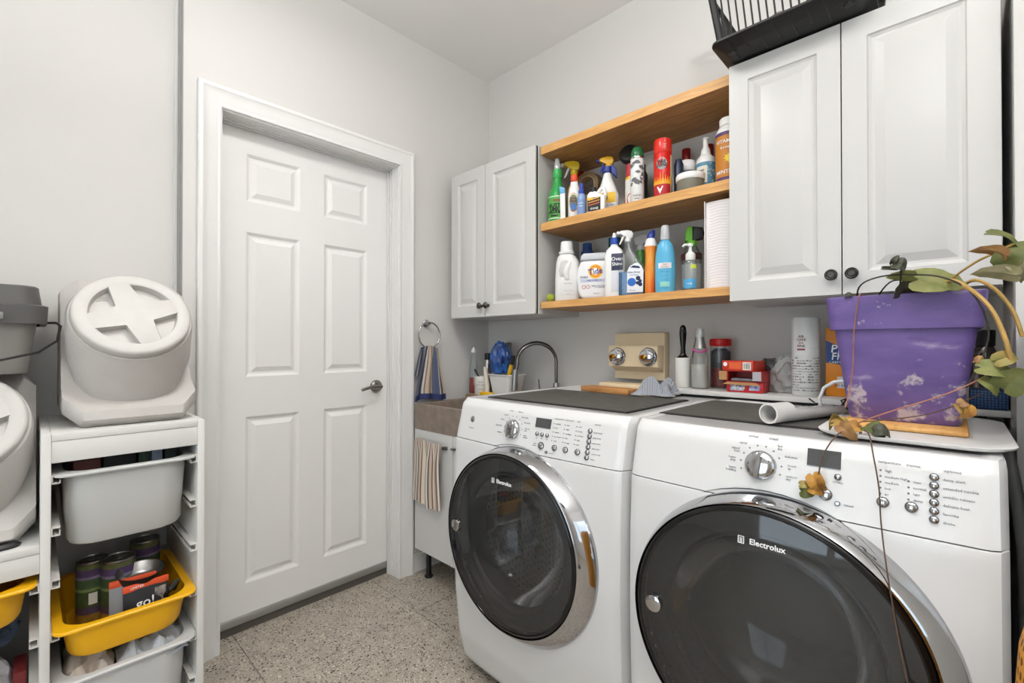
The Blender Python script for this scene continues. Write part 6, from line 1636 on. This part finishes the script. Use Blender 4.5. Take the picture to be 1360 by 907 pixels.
stem([(1.97, -0.48, 1.23), (2.005, -0.58, 1.275), (2.035, -0.62, 1.26), (2.06, -0.64, 1.215), (2.072, -0.65, 1.165)], 0.0032, ST_Y)
stem([(1.95, -0.45, 1.23), (1.975, -0.60, 1.272), (2.01, -0.66, 1.30), (2.04, -0.68, 1.315), (2.06, -0.69, 1.325)], 0.0022, ST_Y)
stem([(1.82, -0.52, 1.235), (1.835, -0.62, 1.275), (1.87, -0.64, 1.292), (1.92, -0.64, 1.292), (1.97, -0.65, 1.28), (2.01, -0.655, 1.245), (2.03, -0.65, 1.18), (2.02, -0.65, 1.12), (2.00, -0.66, 1.07)], 0.0017, ST_D)
stem([(1.85, -0.50, 1.24), (1.872, -0.61, 1.264), (1.895, -0.62, 1.285), (1.93, -0.62, 1.275)], 0.0016, ST_D)
stem([(1.83, -0.53, 1.24), (1.838, -0.618, 1.262), (1.832, -0.618, 1.235), (1.825, -0.612, 1.18), (1.822, -0.603, 1.11), (1.815, -0.60, 1.05), (1.808, -0.61, 1.01)], 0.0013, ST_P)
stem([(2.05, -0.69, 1.12), (2.02, -0.68, 1.09), (1.97, -0.67, 1.055), (1.90, -0.665, 1.02), (1.85, -0.69, 0.995), (1.835, -0.72, 0.985)], 0.0014, ST_P)
stem([(2.02, -0.66, 1.06), (1.96, -0.65, 1.02), (1.90, -0.65, 1.0), (1.84, -0.66, 0.988)], 0.0012, ST_B)
stem([(1.845, -0.70, 0.985), (1.868, -0.78, 0.982), (1.880, -0.835, 0.955), (1.889, -0.848, 0.90), (1.892, -0.858, 0.85), (1.90, -0.880, 0.79), (1.912, -0.905, 0.72), (1.925, -0.922, 0.65), (1.935, -0.925, 0.60)], 0.0013, ST_B)
stem([(1.832, -0.72, 0.982), (1.822, -0.79, 0.978), (1.81, -0.83, 0.955), (1.802, -0.842, 0.925), (1.80, -0.847, 0.905)], 0.0013, ST_B)
stem([(1.895, -0.56, 1.24), (1.905, -0.63, 1.28), (1.908, -0.66, 1.302)], 0.0015, ST_D)
leafmats = {k: mat('leaf' + c, c, 0.55, noise_amt=0.4, noise_scale=45, col2=c2) for k, c, c2 in (('#6f7a2c', '#6c7238', '#83824a'), ('#4a5426', '#4a5426', '#6a6a34'), ('#8b8a4a', '#8b8a4a', '#9a7a44'), ('#a97a3a', '#9c763f', '#b5974f'), ('#8d5a30', '#815839', '#a07c45'), ('#c9912c', '#b8882f', '#7d4a22'), ('#36382a', '#36382a', '#4a4b3c'), ('#7d7a55', '#7d7a55', '#8f8468'))}
def vleaf(p, size, rx, ry, rz, c, curl=0.25, fold=0.25, ratio=0.85):
    q = B()
    n, m = 20, 4
    ctr = q.bm.verts.new((0, 0, 0))
    prev = None
    rows = []
    for j in range(1, m + 1):
        row = []
        for k in range(n):
            a = 2 * PI * k / n
            lob = 1 + 0.10 * math.cos(3 * a) + 0.05 * math.cos(9 * a)
            notch = 1 - 0.35 * math.exp(-((a - PI) / 0.35) ** 2)
            r_ = size * (j / m) * lob * notch
            x, y = r_ * math.cos(a), r_ * math.sin(a) * ratio
            z = -curl * (x * x + 0.3 * y * y) / size * 1.4 + fold * abs(y) * 0.9 + size * 0.10 * (j / m) * noise.noise(Vector((3 * math.cos(a), 3 * math.sin(a), p[0] * 50)))
            row.append(q.bm.verts.new((x, y, z)))
        rows.append(row)
    for k in range(n):
        q.bm.faces.new((ctr, rows[0][k], rows[0][(k + 1) % n]))
    for a_, b_ in zip(rows[:-1], rows[1:]):
        for k in range(n):
            q.bm.faces.new((a_[k], b_[k], b_[(k + 1) % n], a_[(k + 1) % n]))
    q.solid(0.0006)
    obj('leaf', q, leafmats[c], t, W(*p), (R(rx), R(ry), R(rz)), smooth=60)
# around the rim
vleaf((1.955, -0.630, 1.277), 0.046, 62, 8, 10, '#6f7a2c', 0.1, 0.15, 0.62)
vleaf((1.912, -0.635, 1.290), 0.026, 55, -6, 170, '#6f7a2c', 0.1, 0.3, 0.5)
vleaf((1.915, -0.610, 1.268), 0.026, 50, 10, 190, '#36382a', 0.6, 0.3)
vleaf((1.925, -0.590, 1.275), 0.022, 30, 20, 60, '#36382a', 0.6, 0.4)
vleaf((1.908, -0.660, 1.312), 0.017, 70, 30, 20, '#36382a', 1.1, 0.7)
vleaf((1.898, -0.660, 1.322), 0.013, 80, -60, 10, '#36382a', 0.8, 0.7, 0.4)
vleaf((1.888, -0.660, 1.306), 0.015, 85, 12, 0, '#36382a', 0.3, 0.9, 0.25)
vleaf((1.995, -0.600, 1.262), 0.014, 50, 0, 0, '#8d5a30', 0.5, 0.3)
vleaf((1.815, -0.610, 1.262), 0.010, 40, 0, 0, '#36382a', 0.8, 0.5)
# hanging at the right
vleaf((2.048, -0.690, 1.342), 0.030, 40, 32, 10, '#4a5426', 0.3, 0.3, 0.35)
vleaf((2.040, -0.690, 1.315), 0.026, 60, -28, 160, '#8d5a30', 0.5, 0.4, 0.45)
vleaf((2.055, -0.690, 1.305), 0.028, 75, -60, 0, '#4a5426', 0.3, 0.3, 0.7)
vleaf((2.046, -0.690, 1.277), 0.032, 65, -14, 170, '#7d7a55', 0.4, 0.3, 0.45)
vleaf((2.066, -0.690, 1.285), 0.022, 70, 60, 0, '#7d7a55', 0.7, 0.4, 0.7)
vleaf((2.036, -0.690, 1.108), 0.030, 60, 14, 10, '#6f7a2c', 0.4, 0.3, 0.55)
vleaf((2.050, -0.690, 1.128), 0.022, 70, -20, 30, '#8b8a4a', 0.5, 0.4, 0.6)
vleaf((2.056, -0.690, 1.086), 0.026, 85, -50, 10, '#4a5426', 0.2, 0.2, 0.9)
vleaf((2.030, -0.690, 1.080), 0.020, 60, 50, 0, '#6f7a2c', 0.4, 0.3, 0.5)
vleaf((2.018, -0.680, 1.124), 0.010, 50, 20, 0, '#8d5a30', 1.0, 0.5)
vleaf((1.996, -0.690, 1.030), 0.017, 80, 70, 10, '#a97a3a', 1.1, 0.8, 0.5)
vleaf((2.004, -0.690, 1.028), 0.017, 80, 110, 10, '#c9912c', 1.1, 0.8, 0.5)
vleaf((1.998, -0.690, 1.046), 0.011, 40, 0, 60, '#8d5a30', 0.9, 0.5)
# fallen over the dryer front
vleaf((1.822, -0.735, 0.993), 0.020, 30, 30, 20, '#a97a3a', 1.0, 0.6)
vleaf((1.830, -0.770, 0.985), 0.022, 70, 40, -10, '#8d5a30', 0.8, 0.6, 0.6)
vleaf((1.846, -0.745, 0.990), 0.016, 50, 10, 40, '#c9912c', 0.8, 0.5)
vleaf((1.812, -0.720, 1.002), 0.018, 20, 15, 160, '#8b8a4a', 0.9, 0.6)
vleaf((1.868, -0.735, 0.990), 0.022, 30, 20, -30, '#4a5426', 0.6, 0.4)
vleaf((1.885, -0.745, 0.988), 0.018, 40, 10, 20, '#36382a', 0.7, 0.4)
vleaf((1.797, -0.850, 0.893), 0.021, 85, 60, 0, '#c9912c', 0.7, 0.6, 0.7)
vleaf((1.793, -0.852, 0.878), 0.014, 80, 20, 0, '#c9912c', 0.5, 0.4, 0.6)
vleaf((1.778, -0.850, 0.885), 0.012, 60, 0, 20, '#8b8a4a', 0.6, 0.3, 0.6)
vleaf((1.779, -0.850, 0.870), 0.014, 85, 0, 0, '#4a5426', 0.5, 0.3, 0.8)
vleaf((1.935, -0.925, 0.592), 0.015, 80, 30, 0, '#6f7a2c', 0.6, 0.4)
vleaf((1.942, -0.925, 0.585), 0.010, 80, -60, 0, '#8d5a30', 0.8, 0.4)

# ================================================================== dish rack on the right cabinet
t = thing('dish_rack', 'black plastic dish rack standing on the right wall cabinet', 'dish rack', (1.645, -0.245, 2.0385))
RK = mat('rack_black', '#181818', 0.45, noise_amt=0.1)
q = B(); q.loft([rrect(0.165, 0.165, 0.02, 4, 0.004), rrect(0.190, 0.190, 0.026, 4, 0.022), rrect(0.196, 0.196, 0.028, 4, 0.024), rrect(0.196, 0.196, 0.028, 4, 0.030), rrect(0.186, 0.186, 0.026, 4, 0.030), rrect(0.162, 0.162, 0.02, 4, 0.008)], True, True)
obj('tray', q, RK, t, smooth=40)
for k in range(8):
    x = -0.14 + 0.04 * k
    obj('tray_rib', B().tube([(x, -0.100 - .03 * (k % 2), 0.004), (x, -0.164, 0.005), (x - 0.006, -0.186, 0.0195)], 0.0035, 6), RK, t)
for x in (-0.145, 0.145):
    for y in (-0.145, 0.145):
        obj('foot', B().lathe([(0, 0), (0.011, 0.0), (0.012, 0.003), (0.012, 0.006), (0, 0.006)], 14, c=(x, y, 0)), RK, t)
rod_i = 0
for k in range(17):
    x = -0.155 + 0.0194 * k
    obj('rod', B().tube([(x, -0.170, 0.028), (x - 0.010, -0.192, 0.17)], 0.0028, 6), RK, t)
    obj('rod', B().tube([(x, 0.170, 0.028), (x - 0.010, 0.192, 0.17)], 0.0028, 6), RK, t)
for k in range(13):
    y = -0.12 + 0.02 * k
    obj('rod', B().tube([(-0.172, y, 0.028), (-0.190, y, 0.17)], 0.0028, 6), RK, t)
    obj('rod', B().tube([(0.172, y, 0.028), (0.182, y, 0.17)], 0.0028, 6), RK, t)
obj('top_rim', B().tube([(p[0] - 0.004, p[1], p[2]) for p in rrect(0.192, 0.196, 0.03, 5, 0.173)], 0.0075, 8, closed=True), RK, t, smooth=60)
for sx in (-1, 1):
    for sy in (-1, 1):
        obj('corner_post', B().tube([(sx * 0.170, sy * 0.168, 0.026), (sx * 0.186 - 0.004, sy * 0.190, 0.172)], 0.011, 8), RK, t, smooth=60)
q = B()
def bundle(u, v):
    e = min(1, 5 * min(u, 1 - u, v, 1 - v)) ** 0.5
    return ((u - .5) * 0.27, (v - .5) * 0.27, 0.002 + 0.085 * e + 0.012 * e * math.sin(u * 16 + 2 * math.sin(v * 7)) + 0.012 * e * noise.noise(Vector((u * 5, v * 5, 2))))
q.grid(40, 40, bundle)
tag(obj('dish_cloth', q.solid(0.003), mat('rack_cloth', '#8b8681', 0.9, noise_amt=0.35, noise_scale=14, col2='#6a625c', stretch=(1, 1, 5), bump=0.4, bump_scale=160), None, (1.645, -0.245, 2.0475), smooth=60), 'grey folded cloth lying inside the black dish rack', 'cloth')

# ================================================================== odds and ends at the right
tag(obj('drain_hose', B().tube(smooth_pts([(2.060, -0.20, 0.90), (2.063, -0.34, 0.94), (2.068, -0.43, 0.90), (2.078, -0.50, 0.80), (2.084, -0.52, 0.66), (2.082, -0.50, 0.50), (2.074, -0.46, 0.34), (2.066, -0.38, 0.20), (2.062, -0.30, 0.05)], 8), 0.011, 10), mat('hose_grey', '#7b7a78', 0.5, noise_amt=0.1), smooth=60), 'grey drain hose hanging in the gap beside the dryer', 'hose')
tag(obj('utility_cabinet', B().box(0, 0.27, 0, 0.33, 0, 1.2, 0.004), mat('cabinet_grey', '#57585a', 0.5), None, (2.098, -0.72, 0)), 'dark grey metal cabinet at the right photo edge beside the dryer', 'cabinet')
def wovenmat():
    m = bpy.data.materials.new('orange_weave'); m.use_nodes = True; nt = m.node_tree; p = nt.nodes['Principled BSDF']
    uv = nt.nodes.new('ShaderNodeUVMap'); mp = nt.nodes.new('ShaderNodeMapping'); mp.inputs['Scale'].default_value = (64, 60, 1)
    nt.links.new(uv.outputs[0], mp.inputs[0])
    fr = nt.nodes.new('ShaderNodeVectorMath'); fr.operation = 'FRACTION'; nt.links.new(mp.outputs[0], fr.inputs[0])
    sb = nt.nodes.new('ShaderNodeVectorMath'); sb.operation = 'SUBTRACT'; sb.inputs[1].default_value = (.5, .5, 0); nt.links.new(fr.outputs[0], sb.inputs[0])
    ln = nt.nodes.new('ShaderNodeVectorMath'); ln.operation = 'LENGTH'; nt.links.new(sb.outputs[0], ln.inputs[0])
    r_ = nt.nodes.new('ShaderNodeValToRGB'); r_.color_ramp.elements[0].position = 0.24; r_.color_ramp.elements[0].color = lin('#6e4312'); r_.color_ramp.elements[1].position = 0.34; r_.color_ramp.elements[1].color = lin('#d8932a')
    nt.links.new(ln.outputs['Value'], r_.inputs[0]); nt.links.new(r_.outputs[0], p.inputs['Base Color'])
    b_ = nt.nodes.new('ShaderNodeBump'); b_.inputs['Strength'].default_value = 0.6; b_.inputs['Distance'].default_value = 0.004
    nt.links.new(r_.outputs[0], b_.inputs['Height']); nt.links.new(b_.outputs[0], p.inputs['Normal'])
    p.inputs['Roughness'].default_value = 0.6
    return m
t = thing('laundry_hamper', 'orange perforated hamper at the lower right corner in front of the dryer', 'hamper', (2.150, -1.075, 0))
hp = [(0.095, 0.0), (0.105, 0.02), (0.118, 0.45), (0.118, 0.72), (0.113, 0.80), (0.104, 0.845), (0.090, 0.868)]
q = B()
def hf(u, v):
    s = v * (len(hp) - 1); i = min(int(s), len(hp) - 2); f = s - i
    r_ = hp[i][0] + (hp[i + 1][0] - hp[i][0]) * f; z = hp[i][1] + (hp[i + 1][1] - hp[i][1]) * f
    return (r_ * math.cos(2 * PI * u), r_ * math.sin(2 * PI * u), z)
q.grid(48, 24, hf)
Lq = q.bm.loops.layers.uv.verify()
for f in q.bm.faces:
    for lp in f.loops:
        lp[Lq].uv = (lp[Lq].uv[0], lp.vert.co.z)
obj('hamper_body', q, wovenmat(), t, smooth=60)
obj('hamper_base', B().lathe([(0, 0.001), (0.094, 0.001), (0.094, 0.008), (0, 0.008)], 32), mat('hamper_base', '#b8781f', 0.6), t)
obj('rim', B().tube([(0.090 * math.cos(2 * PI * k / 40), 0.090 * math.sin(2 * PI * k / 40), 0.868) for k in range(40)], 0.006, 8, closed=True), mat('hamper_rim', '#d8932a', 0.55), t, smooth=60)
